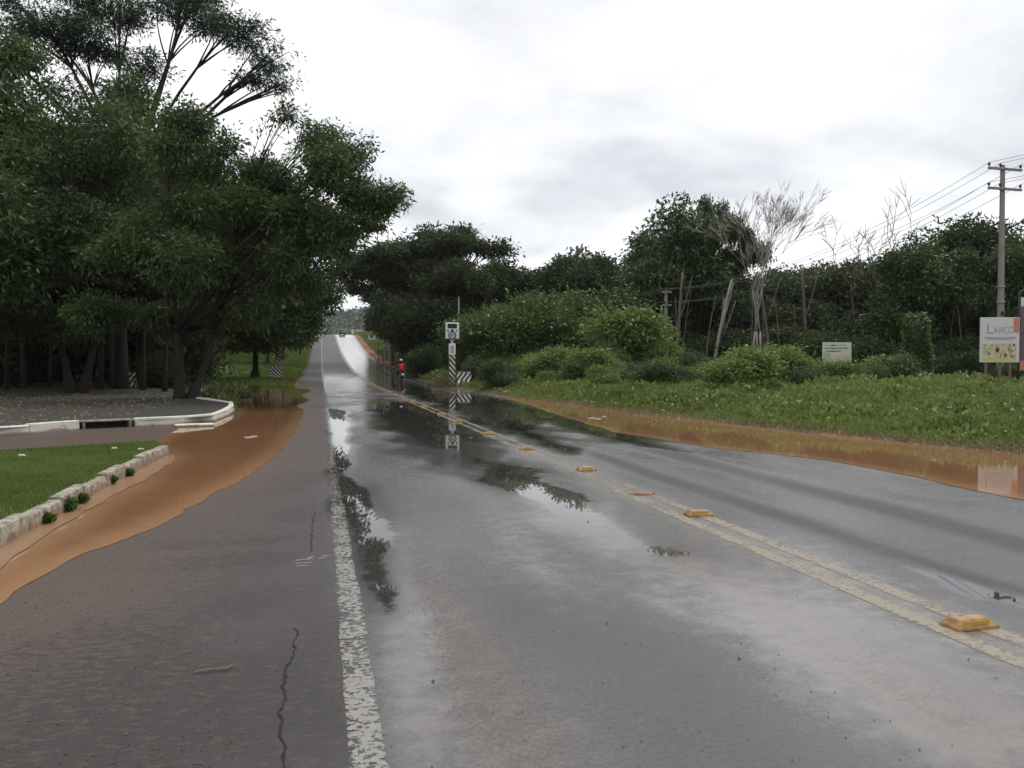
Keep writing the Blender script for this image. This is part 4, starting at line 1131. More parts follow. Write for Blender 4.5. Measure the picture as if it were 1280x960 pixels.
# lawn corner
lp = [(p.x, p.y) for p in lawn_poly]
n = 190000
xs_, ys_ = [q[0] for q in lp], [q[1] for q in lp]
xx = rg.uniform(max(min(xs_), -11), max(xs_), n); yy = rg.uniform(min(ys_), max(ys_), n)
ins = sdf([Vector((a, b, 0)) for a, b in lp], xx, yy) > 0.05
xx, yy = xx[ins], yy[ins]; n = len(xx)
tn = np.clip(.5 + .28 * lump(xx, yy, 1.3) + .22 * lump(xx, yy, 4.0) + rg.normal(0, .22, n), 0, 1)
scatter('lawn_grass', 'short bright green mown grass on the lawn corner', 'grass', xx, yy, np.full(n, 0.13), rg.uniform(.03, .075, n), rg.uniform(.007, .013, n), 'leaf_lawn', 45, 0.7, tn)
# field beyond the flood on the left, and verges up the hill
n = 90000
yy = 57 + 170 * rg.random(n) ** 1.7; xx = -1.9 - 34 * rg.random(n) ** 1.1
Ls = rg.uniform(.10, .28, n) * np.interp(yy, [57, 120, 230], [1, 1.5, 3])
scatter('field_grass', 'green grass field beyond the flood on the side of the grove', 'grass', xx, yy, G(xx, yy), Ls, Ls * .22, 'leaf_lawn', 46, 0.6)
n = 40000
yy = 80 + 200 * rg.random(n) ** 1.2; xx = 9.6 + 9 * rg.random(n)
Ls = rg.uniform(.15, .4, n) * np.interp(yy, [80, 150, 280], [1, 1.6, 3])
scatter('hill_verge_grass', 'rough grass on the bank beside the road up the hill', 'grass', xx, yy, G(xx, yy), Ls, Ls * .22, 'leaf_verge', 47, 0.6)
# leaf litter under the grove
n = 9000
lx = rg.uniform(-32, -5, n); ly = rg.uniform(18, 44, n)
yp = far_kerb_front[:-1] + [P(236, 500), P(215, 489), P(-260, 489)]
ins = sdf(yp, lx, ly) > 0.3
lx, ly = lx[ins], ly[ins]; n = len(lx)
base = np.stack([lx, ly, np.full(n, .158)], 1); d = rg.normal(size=(n, 3)); d[:, 2] = np.abs(d[:, 2]) * .15
o = link(bpy.data.objects.new('leaf_litter', leaf_soup('leaf_litter', base, d, rg.uniform(.06, .14, n), .05, rg.random(n), 'leaf_straw', rg)))
tag(o, 'fallen dry leaves scattered over the gravel yard', 'leaf litter', kind='stuff')
# weeds at the near kerb foot
for px, py, s_ in ((83, 640, .22), (100, 630, .15), (137, 606, .16), (160, 596, .12), (58, 655, .10)):
    p = P(px, py); n = 260; r2 = np.random.default_rng(px)
    b = np.stack([np.clip(r2.normal(0, s_ * .22, n), -s_ * .4, s_ * .4), np.clip(r2.normal(0, s_ * .16, n), -s_ * .3, s_ * .3), r2.random(n) * s_ * .45], 1)
    d = np.stack([r2.normal(0, .6, n), r2.normal(0, .6, n), 0.8 + 0 * b[:, 0]], 1)
    o = link(bpy.data.objects.new('kerb_weed', leaf_soup('kerb_weed', b, d, .085, .026, r2.random(n), 'leaf_bright', r2)))
    o.location = (p.x, p.y, 0.0)
    tag(o, 'small green weed tuft growing at the foot of the lawn kerb', 'weed', 'weeds along the lawn kerb')
# water plants poking out of the flood
for px, py, s_ in ((262, 500, .5), (290, 496, .6), (305, 500, .35), (275, 492, .7), (318, 489, .3)):
    p = P(px, py); n = 160; r2 = np.random.default_rng(px + 1)
    b = np.stack([r2.normal(0, s_ * .5, n), r2.normal(0, s_ * .4, n), r2.random(n) * s_], 1)
    d = np.stack([r2.normal(0, .7, n), r2.normal(0, .7, n), 0.8 + 0 * b[:, 0]], 1)
    o = link(bpy.data.objects.new('flooded_bush', leaf_soup('flooded_bush', b, d, .2, .06, r2.random(n), 'leaf_mid', r2)))
    o.location = (p.x, p.y, -0.02)
    tag(o, 'small dark bush half drowned in the flood by the kerb end', 'bush', 'drowned bushes in the flood')

# ---- wooded hills far off: masses
def wood_mass(name, label, n, xr, yr, L, mat, seed, h, cond=None):
    rg = np.random.default_rng(seed)
    x = rg.uniform(*xr, n); y = rg.uniform(*yr, n)
    if cond is not None:
        k_ = cond(x, y); x, y = x[k_], y[k_]
    n = len(x)
    top = h * (0.55 + 0.25 * np.clip(lump(x, y, 0.35, seed), -1.3, 1.3) + 0.12 * lump(x, y, 1.1, seed + 1))
    z = G(x, y) + np.maximum(top, 0.4) * rg.random(n) ** 0.35
    tint = np.clip(.45 + .3 * lump(x, y, .35, seed) + rg.normal(0, .2, n), 0, 1)
    d = rg.normal(size=(n, 3)); d[:, 2] -= .3
    Ls = L * rg.uniform(.6, 1.4, n)
    o = link(bpy.data.objects.new(name, leaf_soup(name, np.stack([x, y, z], 1), d, Ls, Ls * .5, tint, mat, rg)))
    return tag(o, label, 'woodland', kind='stuff')
wood_mass('woodland', 'dense woodland covering the slope behind the forest wall', 70000, (38, 150), (30, 230), 1.0, 'leaf_dark', 51, 9.0, lambda x, y: (x * 0.985 - y * 0.2 > 24) & (np.hypot(x, y) > 88))
wood_mass('far_woodland', 'distant wooded ridge beyond the crest of the road', 45000, (-420, 420), (420, 1350), 5.0, 'leaf_far', 52, 12.0)
wood_mass('grove_backdrop', 'dense wood standing behind the grove and the left field', 42000, (-120, -14), (90, 200), 1.0, 'leaf_dark', 53, 10.0, lambda x, y: x < -14 - (y - 90) * 0.02)

# ------------------------------------------------------------------ built things
MAT['concrete'] = simple('concrete', (0.34, 0.325, 0.30), 0.8, 0.25, 3, 0.3, bump=0.3, dirt=(0.16, 0.14, 0.12), dirt_amt=0.3)
MAT['concrete_pole'] = simple('concrete_pole', (0.23, 0.215, 0.20), 0.8, 0.3, 2.5, 0.3, bump=0.3)
MAT['insulator'] = simple('insulator', (0.05, 0.045, 0.05), 0.3, 0.2, 8)
MAT['wire'] = simple('wire', (0.14, 0.14, 0.145), 0.5, 0.1, 4, metallic=0.6)
MAT['white_metal'] = simple('white_metal', (0.72, 0.72, 0.69), 0.45, 0.08, 5, dirt=(0.4, 0.36, 0.28), dirt_amt=0.1)
MAT['black_plastic'] = simple('black_plastic', (0.015, 0.015, 0.016), 0.35, 0.2, 8)
MAT['grey_metal'] = simple('grey_metal', (0.36, 0.36, 0.35), 0.45, 0.15, 6, metallic=0.3)
MAT['lens'] = simple('lens', (0.03, 0.03, 0.035), 0.1, 0.1, 8, spec=0.7)
MAT['dial'] = simple('dial', (0.42, 0.42, 0.42), 0.4, 0.2, 20)
MAT['stripe_a'] = stripe_mat('stripe_a', 0.30, 0.85, (0.66, 0.62, 0.50), (0.02, 0.02, 0.02))
MAT['stripe_b'] = stripe_mat('stripe_b', 0.30, -0.85, (0.70, 0.68, 0.62), (0.02, 0.02, 0.02))
MAT['dry_bush'] = leaf_mat('dry_bush', (0.10, 0.08, 0.045), (0.28, 0.23, 0.13))

def speed_display(loc, label_r, full=True):
    root = empty('speed_display', loc); tag(root, label_r, 'speed display')
    # square post: striped foot, plain shaft, narrow neck
    MB().box((0, 0, 1.05), (0.40, 0.30, 2.15), 0.02).build('striped_post', 'stripe_a', root)
    cb = MB().box((0, 0, 2.51), (0.44, 0.32, 0.76), 0.02).build('cabinet', 'white_metal', root)
    MB().box((0.0, -0.165, 2.50), (0.22, 0.012, 0.5), 0.004).build('door', 'grey_metal', cb)
    MB().lathe([(0.10, 2.88), (0.10, 3.08), (0.17, 3.17), (0.17, 3.20)], 12).build('neck', 'white_metal', root, True)
    hd = MB().box((0, 0, 3.74), (0.92, 0.34, 1.08), 0.035).build('head', 'white_metal', root)
    MB().box((0, -0.176, 4.05), (0.62, 0.02, 0.32), 0.008).build('number_panel', 'black_plastic', hd)
    MB().box((0, 0.03, 3.74), (0.98, 0.30, 1.02), 0.02).build('rear_shell', 'black_plastic', hd)
    for x, r_ in ((-0.28, 0.05), (0.0, 0.09), (0.28, 0.05)):
        MB().lathe([(r_ * 1.15, -0.168), (r_ * 1.15, -0.20), (r_ * .9, -0.205), (r_ * .5, -0.195)], 16, (x, 0, 3.74), 'Y').build('signal_lens', 'lens', hd, True)
    dl_ = MB().lathe([(0.27, -0.168), (0.27, -0.185), (0.24, -0.19)], 24, (0, 0, 3.43), 'Y').build('limit_dial', 'black_plastic', hd)
    MB().lathe([(0.205, -0.188), (0.20, -0.197)], 24, (0, 0, 3.43), 'Y').build('dial_face', 'dial', dl_)
    MB().box((-0.02, -0.20, 3.45), (0.05, 0.006, 0.24), 0.001, rot=Matrix.Rotation(0.7, 3, 'Y')).build('dial_mark', 'black_plastic', dl_)
    return root
def striped_block(loc, w, d, h, mat, label, rz=0.0):
    root = empty('striped_block', loc, rz); tag(root, label, 'concrete block')
    mb = MB()
    pr = [(-d / 2, -0.15), (-d / 2, 0.16 * h), (-d * .28, 0.36 * h), (-d * .18, h), (d * .18, h), (d * .28, .36 * h), (d / 2, .16 * h), (d / 2, -0.15)]
    mb.loft([[(x, y, z) for y, z in pr] for x in (-w / 2, -w / 2 + .02, w / 2 - .02, w / 2)])
    mb.build('block', mat, root)
    MB().box((0, 0, h + 0.03), (w * .96, d * .33, 0.06), 0.015).build('cap', 'concrete', root)
    return root
p = at(565, HOR, 56); speed_display((p.x, p.y, Gz(p.x, p.y)), 'white electronic speed display head on a striped post at the edge of the verge')
p = at(580, HOR, 55.2); striped_block((p.x, p.y, Gz(p.x, p.y) + .12), 0.95, 0.55, 0.78, 'stripe_b', 'black and white striped concrete barrier beside the speed display post', -0.15)
p = at(347, HOR, 71.5); lz = Gz(p.x, p.y)
speed_display((p.x, p.y, lz), 'striped speed display post standing behind a striped block under the left tree')
p = at(344.5, HOR, 70.5); striped_block((p.x, p.y, lz), 1.0, 0.55, 1.05, 'stripe_a', 'black and white striped concrete block on the grass of the left field', 0.1)
# dry bush at the foot of the display
p = at(553, HOR, 55.5); r2 = np.random.default_rng(9); n = 900
b = np.stack([r2.normal(0, .38, n), r2.normal(0, .3, n), np.abs(r2.normal(0, .4, n))], 1)
o = link(bpy.data.objects.new('dry_bush', leaf_soup('dry_bush', b, r2.normal(size=(n, 3)) + np.array([0, 0, .5]), .16, .05, r2.random(n), 'dry_bush', r2)))
o.location = (p.x, p.y, Gz(p.x, p.y)); tag(o, 'dry brown bush at the foot of the striped speed display post', 'bush')
# pale objects glimpsed through the grove
MAT['cream_wall'] = simple('cream_wall', (0.50, 0.44, 0.32), 0.8, 0.2, 2)
p = at(98, HOR, 68); root = empty('low_wall', (p.x, p.y, Gz(p.x, p.y)), -0.1); tag(root, 'low cream wall glimpsed between the dark trunks of the grove', 'wall')
MB().box((0, 0, 0.5), (3.6, 0.2, 1.2), 0.02).build('wall_panel', 'cream_wall', root)
MB().box((0, 0, 1.13), (3.7, 0.28, 0.07), 0.015).build('coping', 'concrete', root)
for x in (-1.7, 0.0, 1.7): MB().box((x, 0, 0.58), (0.26, 0.27, 1.36), 0.015).build('pillar', 'concrete', root)
p = at(161, HOR, 52); striped_block((p.x, p.y, Gz(p.x, p.y)), 0.85, 0.5, 0.85, 'stripe_b', 'pale striped concrete block glimpsed between the grove trunks')
for px, dp in ((276, 74), (283, 82)):
    p = at(px, HOR, dp); root = empty('marker_stake', (p.x, p.y, Gz(p.x, p.y))); tag(root, 'short white marker stake standing in the left field', 'stake', 'white stakes in the left field')
    MB().box((0, 0, .35), (.14, .10, .95), .015).build('stake', 'white_metal', root)
    MB().lathe([(.05, .82), (.09, .86), (.05, .93), (.01, .95)], 8).build('cap', 'white_metal', root)

# ---- power poles and lines
def power_pole(loc, h, label, rz=0.0, ax=1.0):
    root = empty('power_pole', loc, rz); tag(root, label, 'power pole')
    MB().loft([[(sx * (.17 - .075 * u), sy * (.13 - .05 * u), -0.3 + (h + .3) * u) for sx, sy in ((-1, -.7), (-.7, -1), (.7, -1), (1, -.7), (1, .7), (.7, 1), (-.7, 1), (-1, .7))] for u in (0, .25, .5, .75, 1)]).build('pole', 'concrete_pole', root)
    for zz_ in (h - 0.22, h - 1.2):
        ar = MB().box((0, -0.15, zz_), (2.05 * ax, 0.10, 0.12), 0.012).build('cross_arm', 'concrete_pole', root)
        MB().lathe([(.03, -.24), (.03, .16)], 8, (0, 0, zz_), 'Y').build('bolt', 'insulator', ar)
        for x in (-0.98, -0.30, 0.95):
            MB().lathe([(.02, zz_ + .06), (.02, zz_ + .12), (.075, zz_ + .13), (.04, zz_ + .17), (.08, zz_ + .18), (.045, zz_ + .22), (.06, zz_ + .24), (.02, zz_ + .28)], 10, (x * ax, -0.15, 0)).build('insulator', 'insulator', ar, True)
    MB().lathe([(.20, h * .45), (.20, h * .45 + .05)], 10).build('clamp_band', 'grey_metal', root)
    MB().lathe([(.21, h * .38), (.21, h * .38 + .05)], 10).build('clamp_band', 'grey_metal', root)
    MB().box((-.05, -.2, h * .33), (.14, .14, .2), .02).build('junction_box', 'black_plastic', root)
    return root
PA = foot(1250, 42); hA = (HOR - 208) * 42 / F + EYE - PA.z
PB = foot(832, 64); hB = (HOR - 362) * 64 / F + EYE - PB.z
pole_dir = (Vector((PB.x, PB.y, 0)) - Vector((PA.x, PA.y, 0))).normalized(); prz = math.atan2(pole_dir.y, pole_dir.x) - math.pi / 2
prz = 0.5 * prz - 0.10
power_pole(PA, hA, 'concrete power pole with two cross-arms rising behind the billboard', prz)
power_pole(PB, hB, 'distant concrete power pole half hidden by the trees behind the banana plants', prz, 0.4)
PCp = Vector((PA.x + 3.0, PA.y - 46, 0)); PCp.z = Gz(PCp.x, PCp.y)
power_pole(PCp, hA + 0.3, 'concrete power pole continuing the line behind the viewer', 0.0)
PD = Vector((PB.x - 4, PB.y + 50, 0)); PD.z = Gz(PD.x, PD.y)
def arm_pt(base, h, x, drop, rz):
    c, s_ = math.cos(rz), math.sin(rz)
    return Vector((base.x + x * c + .15 * s_, base.y + x * s_ - .15 * c, base.z + h - drop + .27))
wi = 0
for x, drop in ((-0.98, .22), (-0.30, .22), (0.95, .22), (-0.98, 1.2), (-0.30, 1.2), (0.95, 1.2)):
    a, b = arm_pt(PA, hA, x, drop, prz), arm_pt(PB, hB, x * 0.4, drop, prz)
    c_ = arm_pt(PCp, hA + .3, x, drop, 0); d_ = Vector((PD.x + x, PD.y, PD.z + 7.6 - drop))
    for q0, q1, sag, sec in ((a, b, 1.5, 'between the two visible power poles'), (c_, a, 0.7, 'from the near power pole towards the viewer'), (b, d_, 1.2, 'from the far power pole into the forest')):
        pts = [q0.lerp(q1, u) - Vector((0, 0, sag * 4 * u * (1 - u))) for u in np.linspace(0, 1, 25)]
        o = MB().tube(pts, 0.011, 5).build('power_line', 'wire'); tag(o, 'thin power line strung ' + sec, 'power line', 'power lines ' + sec)

# ---- signs
MAT['board_white'] = simple('board_white', (0.56, 0.56, 0.55), 0.5, 0.08, 2)
MAT['board_cream'] = simple('board_cream', (0.55, 0.54, 0.46), 0.5, 0.10, 2)
MAT['print_grey'] = simple('print_grey', (0.30, 0.29, 0.31), 0.6, 0.2, 10)
MAT['print_green'] = simple('print_green', (0.08, 0.24, 0.15), 0.6, 0.2, 10)
MAT['print_green_pale'] = simple('print_green_pale', (0.32, 0.44, 0.32), 0.6, 0.2, 6)
MAT['print_sand'] = simple('print_sand', (0.52, 0.45, 0.33), 0.6, 0.15, 6)
MAT['print_yellow'] = simple('print_yellow', (0.52, 0.45, 0.14), 0.6, 0.2, 6)
MAT['print_orange'] = simple('print_orange', (0.50, 0.20, 0.12), 0.6, 0.2, 6)
MAT['print_black'] = simple('print_black', (0.03, 0.03, 0.035), 0.6, 0.2, 10)
MAT['wood_post'] = simple('wood_post', (0.16, 0.12, 0.085), 0.8, 0.3, 4, bump=0.3)
MAT['frame_dark'] = simple('frame_dark', (0.035, 0.035, 0.038), 0.5, 0.2, 6)
def text_mesh(body, size, loc, mat, parent, name='lettering', sx=1.0):
    cu = bpy.data.curves.new(name, 'FONT'); cu.body = body; cu.size = size; cu.align_x = 'LEFT'; cu.extrude = 0.002
    tmp = bpy.data.objects.new('tmp', cu); C.objects.link(tmp)
    dg = bpy.context.evaluated_depsgraph_get(); dg.update()
    me = bpy.data.meshes.new_from_object(tmp.evaluated_get(dg)); bpy.data.objects.remove(tmp)
    me.transform(Matrix.Translation(loc) @ Matrix.Rotation(math.pi / 2, 4, 'X') @ Matrix.Diagonal((sx, 1, 1, 1)))
    me.materials.clear(); me.materials.append(MAT[mat])
    return link(bpy.data.objects.new(name, me), parent)
# main billboard; its printed picture: people on a yellow-green ground
t = NT('print_photo')
c0 = t.coord('Object')
vo = t.n('ShaderNodeTexVoronoi'); t.put(vo.inputs['Vector'], t.coord('Object', (15, 1, 8))); vo.inputs['Scale'].default_value = 1.0
nn = t.noise(c0, 6, 4, 0.6)
cr = t.n('ShaderNodeValToRGB'); t.put(cr.inputs[0], vo.outputs['Color'])
el = cr.color_ramp.elements
el[0].position, el[0].color = 0.2, (0.03, 0.03, 0.03, 1); el[1].position, el[1].color = 0.8, (0.55, 0.50, 0.30, 1)
q = el.new(0.35); q.color = (0.55, 0.55, 0.52, 1); q = el.new(0.5); q.color = (0.42, 0.40, 0.14, 1); q = el.new(0.65); q.color = (0.45, 0.25, 0.14, 1)
t.bsdf(t.mix(t.smooth(nn, .45, .6), cr.outputs[0], (0.50, 0.48, 0.30)), 0.5, 0.4)
MAT['print_photo'] = t.m
p = at(1249, HOR, 30); gz = Gz(p.x, p.y)
bz0, bz1 = EYE + (HOR - 453) * 30 / F, EYE + (HOR - 397) * 30 / F
W_, H_ = 1.40, bz1 - bz0
bb = empty('billboard', (p.x, p.y, 0), -0.22); tag(bb, 'white billboard with grey lettering and yellow-green picture on wooden posts in the weeds', 'billboard')
mid = (bz0 + bz1) / 2
tilt = Matrix.Rotation(0.04, 3, 'Y')
MB().box((0, 0, mid), (W_, 0.05, H_), 0.008).build('panel', 'board_white', bb)
text_mesh('L', 0.52, Vector((-0.50, -0.0285, mid + .22)), 'print_grey', bb)
text_mesh('AVICC', 0.33, Vector((-0.24, -0.0285, mid + .24)), 'print_grey', bb, sx=0.72)
for zz_, ww, hh in ((mid + .08, 1.12, .045), (mid + .02, .9, .03)): MB().box((0.0, -0.0275, zz_), (ww, 0.006, hh)).build('text_line', 'print_grey', bb)
MB().box((-0.03, -0.0275, mid - .42), (1.22, 0.006, .58)).build('printed_picture', 'print_photo', bb)
MB().box((-0.03, -0.0315, mid - .69), (1.22, 0.006, .10)).build('yellow_band', 'print_yellow', bb)
MB().box((0.58, -0.0275, mid + .52), (.20, 0.006, .52)).build('orange_corner', 'print_orange', bb)
for x in (-.45, .05, .42): MB().box((x, 0.06, (bz0 + mid + gz) / 2 - .2), (.07, .07, bz0 + (mid - bz0) - gz + .4), .006).build('post', 'wood_post', bb)
# tall banner frame at its side
p = at(1296, HOR, 30.5); gz = Gz(p.x, p.y); bn = empty('banner_frame', (p.x, p.y, 0), -0.22); tag(bn, 'dark tubular banner frame with busy printed banner beside the white billboard', 'banner')
zb, zt = EYE + (HOR - 462) * 30.5 / F, EYE + (HOR - 362) * 30.5 / F
pth = [Vector((-.68, 0, gz - .2)), Vector((-.68, 0, zt - .25)), Vector((-.62, 0, zt - .08)), Vector((-.48, 0, zt)), Vector((.48, 0, zt)), Vector((.62, 0, zt - .08)), Vector((.68, 0, zt - .25)), Vector((.68, 0, gz - .2))]
MB().tube(pth, 0.035, 8).build('tube_frame', 'frame_dark', bn, True)
MB().box((0, 0, (zb + zt) / 2 - .12), (1.26, 0.03, zt - zb - .3), .004).build('banner_cloth', simple('banner_print', (0.13, 0.08, 0.10), 0.5, 0.8, 7), bn)
MB().box((-.45, -0.0185, zb + .15), (.36, 0.006, .35)).build('orange_print', 'print_orange', bn)
MB().box((-.55, -0.0185, zt - .45), (.14, 0.006, .32)).build('white_print', 'board_white', bn)
# small board in the bushes
p = at(1046, HOR, 46); gz = Gz(p.x, p.y); z0, z1 = EYE + (HOR - 453) * 46 / F, EYE + (HOR - 428) * 46 / F
sb = empty('notice_board', (p.x, p.y, 0), -0.2); tag(sb, 'small cream board with green text lines half hidden by bushes', 'sign board')
MB().box((0, 0, (z0 + z1) / 2), (1.6, .04, z1 - z0), .006).build('panel', 'board_cream', sb)
for i, (x, w_, c1) in enumerate(((-.45, .5, 'print_green_pale'), (.22, .62, 'print_green_pale'), (-.5, .4, 'print_green'), (.25, .7, 'print_green'), (-.4, .5, 'print_green'), (.05, .34, 'print_green'))):
    zz_ = z1 - .16 - .16 * (i // 2)
    MB().box((x, -.0225, zz_), (w_, .005, .06)).build('text_line', c1, sb)
    if i % 2 == 0: MB().box((-.22, -.0265, zz_), (.22, .005, .05)).build('text_mark', 'print_black', sb)
MB().box((.2, -.0225, z0 + .22), (1.1, .005, .34)).build('sand_print', 'print_sand', sb)
MB().box((-.55, -.0225, z0 + .3), (.4, .005, .5)).build('green_print', 'print_green_pale', sb)
for x in (-.6, .6): MB().box((x, .05, (z1 + gz) / 2 - .2), (.07, .07, z1 - gz + .3), .006).build('post', 'wood_post', sb)

# ---- raised road markers along the centre line
t = NT('marker_yellow')
c0 = t.coord('Object'); n2 = t.noise(t.pos(), 14, 5, 0.6)
t.bsdf(t.mix(t.smooth(n2, .42, .58), (0.34, 0.22, 0.06), (0.26, 0.12, 0.05)), 0.45, 0.4, t.bump(n2, .3, .006))
MAT['marker'] = t.m
MAT['reflector'] = simple('reflector', (0.45, 0.30, 0.04), 0.2, 0.2, 20, spec=0.6)
mk_mb = MB()
mk_mb.loft([[(-.135, -.075, 0), (.135, -.075, 0), (.135, .075, 0), (-.135, .075, 0)], [(-.132, -.072, .012), (.132, -.072, .012), (.132, .072, .012), (-.132, .072, .012)],
            [(-.10, -.035, .047), (.10, -.035, .047), (.10, .035, .047), (-.10, .035, .047)], [(-.09, -.028, .05), (.09, -.028, .05), (.09, .028, .05), (-.09, .028, .05)]])
mk_me = mk_mb.mesh('body', 'marker')
rf_mb = MB(); rf_mb.box((0, -.057, .030), (.17, .004, .030), 0, rot=None); rf_me = rf_mb.mesh('reflector', 'reflector')
def marker(x, y, rz, label, group=None, sc=1.0):
    z = float(hr(y)) + 0.004
    root = empty('road_marker', (x, y, z), rz); root.scale = (sc, sc, sc); tag(root, label, 'road marker', group)
    link(bpy.data.objects.new('body', mk_me), root); link(bpy.data.objects.new('reflector', rf_me), root)
mr = random.Random(3)
p = P(1211, 783); marker(p.x, p.y, 0.05, 'yellow raised road marker with an orange-stained end, followed by clear double line', None, 1.05)
for px, py in ((873, 644), (733, 588), (659, 562), (611, 543), (572, 527), (552, 518)):
    p = P(px, py); marker(p.x, p.y, mr.uniform(-.1, .1), 'muddy orange raised marker on the double centre line', 'muddy markers on the centre line')
for i in range(10):
    marker(3.62, 30 + 4.0 * i, mr.uniform(-.1, .1), 'muddy orange raised marker on the double centre line', 'muddy markers on the centre line')
# a mud lump where one marker is missing
MAT['mud'] = simple('mud', (0.20, 0.10, 0.045), 0.6, 0.4, 20, bump=0.4)
p = P(803, 618); r2 = np.random.default_rng(2); mb = MB()
secs = []
for k_, (s_, z) in enumerate(((1, 0), (.85, .012), (.6, .02), (.25, .025))):
    secs.append([(s_ * .15 * math.cos(a_) * (1 + .25 * math.sin(a_ * 3 + k_)), s_ * .085 * math.sin(a_) * (1 + .3 * math.cos(a_ * 2 + 1)), z) for a_ in np.linspace(0, 6.283, 15)[:-1]])
mb.loft(secs); o = mb.build('mud_lump', 'mud', loc=(p.x, p.y, 0.0045)); tag(o, 'flattened lump of mud on the centre line where a marker is missing', 'mud')

# ---- small things on the tarmac
def crack(name, pts, w, label, seed):
    rg = random.Random(seed); v, f = [], []
    rs = resample(pts, 0.035); n = len(rs)
    for i, p in enumerate(rs):
        jj = (0 if i == 0 else jj * .85) + rg.gauss(0, .007); j = jj; ww = w * rg.uniform(.15, 1.3)
        v += [(p.x + j - ww / 2, p.y, .0042), (p.x + j + ww / 2, p.y, .0042)]
        if i: f.append((2 * i - 2, 2 * i - 1, 2 * i + 1, 2 * i))
    o = MB().add(v, f).build(name, 'dark_void'); return tag(o, label, 'crack', kind=None)
crack('road_crack', [P(352, 965), P(356, 900), P(360, 850), P(366, 810), P(367, 785)], 0.011, 'jagged dark crack running along the shoulder beside the white line', 3)
crack('road_crack', [P(388, 690), P(390, 655), P(393, 640)], 0.010, 'fine crack in the shoulder near the chalk scribble', 4)
MAT['chalk'] = simple('chalk', (0.42, 0.40, 0.37), 0.7, 0.25, 20)
ck = empty('chalk_scribble', P(392, 702) + Vector((0, 0, .0042))); tag(ck, 'white scribbled marks on the shoulder beside the edge line', 'marking')
org = P(392, 702)
for pa, pb in (((369, 701), (393, 699)), ((370, 705), (391, 703)), ((371, 708), (386, 707)), ((385, 699), (392, 696)), ((398, 699), (408, 697)), ((402, 696), (414, 694.5))):
    a, b = P(*pa) - org, P(*pb) - org; d = (b - a).normalized(); nn = Vector((-d.y, d.x, 0)) * .010
    MB().add([a - nn * .6, b - nn * .3, b + nn * .4, a + nn * .8], [(0, 1, 2, 3)]).build('stroke', 'chalk', ck)
tw = P(270, 840); o = MB().tube([Vector((-.10, 0, .006)), Vector((-.02, .012, .008)), Vector((.05, .01, .008)), Vector((.075, .045, .012)), Vector((.10, .05, .008))], [.004, .005, .005, .004, .002], 6).build('twig', simple('twig_bark', (.20, .14, .09), .8, .2, 20), loc=(tw.x, tw.y, .004)); tag(o, 'bent dry twig lying on the tarmac shoulder', 'twig')
# loose stones and grit: uncountable
rg = np.random.default_rng(61); n = 2600
px = np.concatenate([rg.uniform(-60, 300, 1500), rg.uniform(-60, 1280, 700), rg.uniform(60, 340, 400)]); py = np.concatenate([rg.uniform(690, 960, 1500), rg.uniform(560, 960, 700), rg.uniform(600, 720, 400)])
vv, ff = [], []
for a, b in zip(px, py):
    p = P(a, b)
    if p.x > 7.6 or float(sdf(left_flood, np.array([p.x]), np.array([p.y]))[0]) > -.05 or (p.x < -4 and p.y > 8): continue
    if p.x > 0.3 and rg.random() < .6: continue
    s_ = rg.uniform(.002, .007) * (1.9 if rg.random() < .05 else 1)
    ang = rg.uniform(0, 6.28); k_ = len(vv)
    pts = [(math.cos(ang + i * 2.09) * s_, math.sin(ang + i * 2.09) * s_ * .8, 0) for i in range(3)] + [(0.2 * s_, 0, s_ * .9)]
    vv += [(p.x + q0, p.y + q1, .002 + q2) for q0, q1, q2 in pts]; ff += [(k_, k_ + 1, k_ + 3), (k_ + 1, k_ + 2, k_ + 3), (k_ + 2, k_, k_ + 3)]
o = MB().add(vv, ff).build('road_grit', simple('grit_stone', (.13, .11, .09), .8, .6, 3)); tag(o, 'loose grit and pebbles washed over the tarmac', 'grit', kind='stuff')
# leaf litter floating on the water and lawn edge scraps
MAT['scrap'] = simple('scrap', (0.50, 0.46, 0.40), 0.7, 0.2, 10)
for i, (px_, py_, s_) in enumerate(((311, 547, .10), (318, 546, .07), (740, 523, .12), (748, 524, .10), (755, 521, .08))):
    p = P(px_, py_); mb = MB(); mb.loft([[(s_ * c1 * math.cos(a_), s_ * .35 * c1 * math.sin(a_) * (1 + .4 * math.sin(2 * a_)), z) for a_ in np.linspace(0, 6.283, 9)[:-1]] for c1, z in ((1, 0), (.9, .008), (.4, .013))])
    o = mb.build('floating_debris', 'scrap', loc=(p.x, p.y, .008)); tag(o, 'pale scrap of foam floating on the brown flood', 'debris', 'foam scraps on the flood')
p = P(243, 533); mb = MB(); mb.box((0, 0, .03), (.9, .35, .06), .015); o = mb.build('fallen_slab', 'kerb_white', loc=(p.x, p.y, .006)); o.rotation_euler = (0, 0, .25); tag(o, 'broken white slab lying at the foot of the whitewashed kerb', 'slab')
for i, (px_, py_) in enumerate(((143, 562), (27, 571), (176, 563))):
    p = P(px_, py_, .15); mb = MB(); mb.box((0, 0, .03), (.10, .05, .035), .010, taper=.8); o = mb.build('litter_stone', 'kerb_white', loc=(p.x, p.y, .14)); tag(o, 'small pale stone on the far rim of the lawn corner', 'stone', 'stones on the lawn rim')
# fallen pale sticks in the weeds
for i, (px_, dp, an) in enumerate(((918, 43, .7), (930, 43, -.4), (960, 41, .2), (805, 50, 1.1))):
    p = at(px_, HOR, dp); z = Gz(p.x, p.y); o = MB().tube([Vector((-.5, 0, .35)), Vector((0, .05, .55)), Vector((.45, 0, .62 + .3 * an))], [.035, .03, .015], 6).build('fallen_stick', 'bark_pale', loc=(p.x, p.y, z - .1)); o.rotation_euler = (0, 0, an)
    tag(o, 'pale broken stick lying in the verge weeds', 'stick', 'fallen sticks in the weeds')

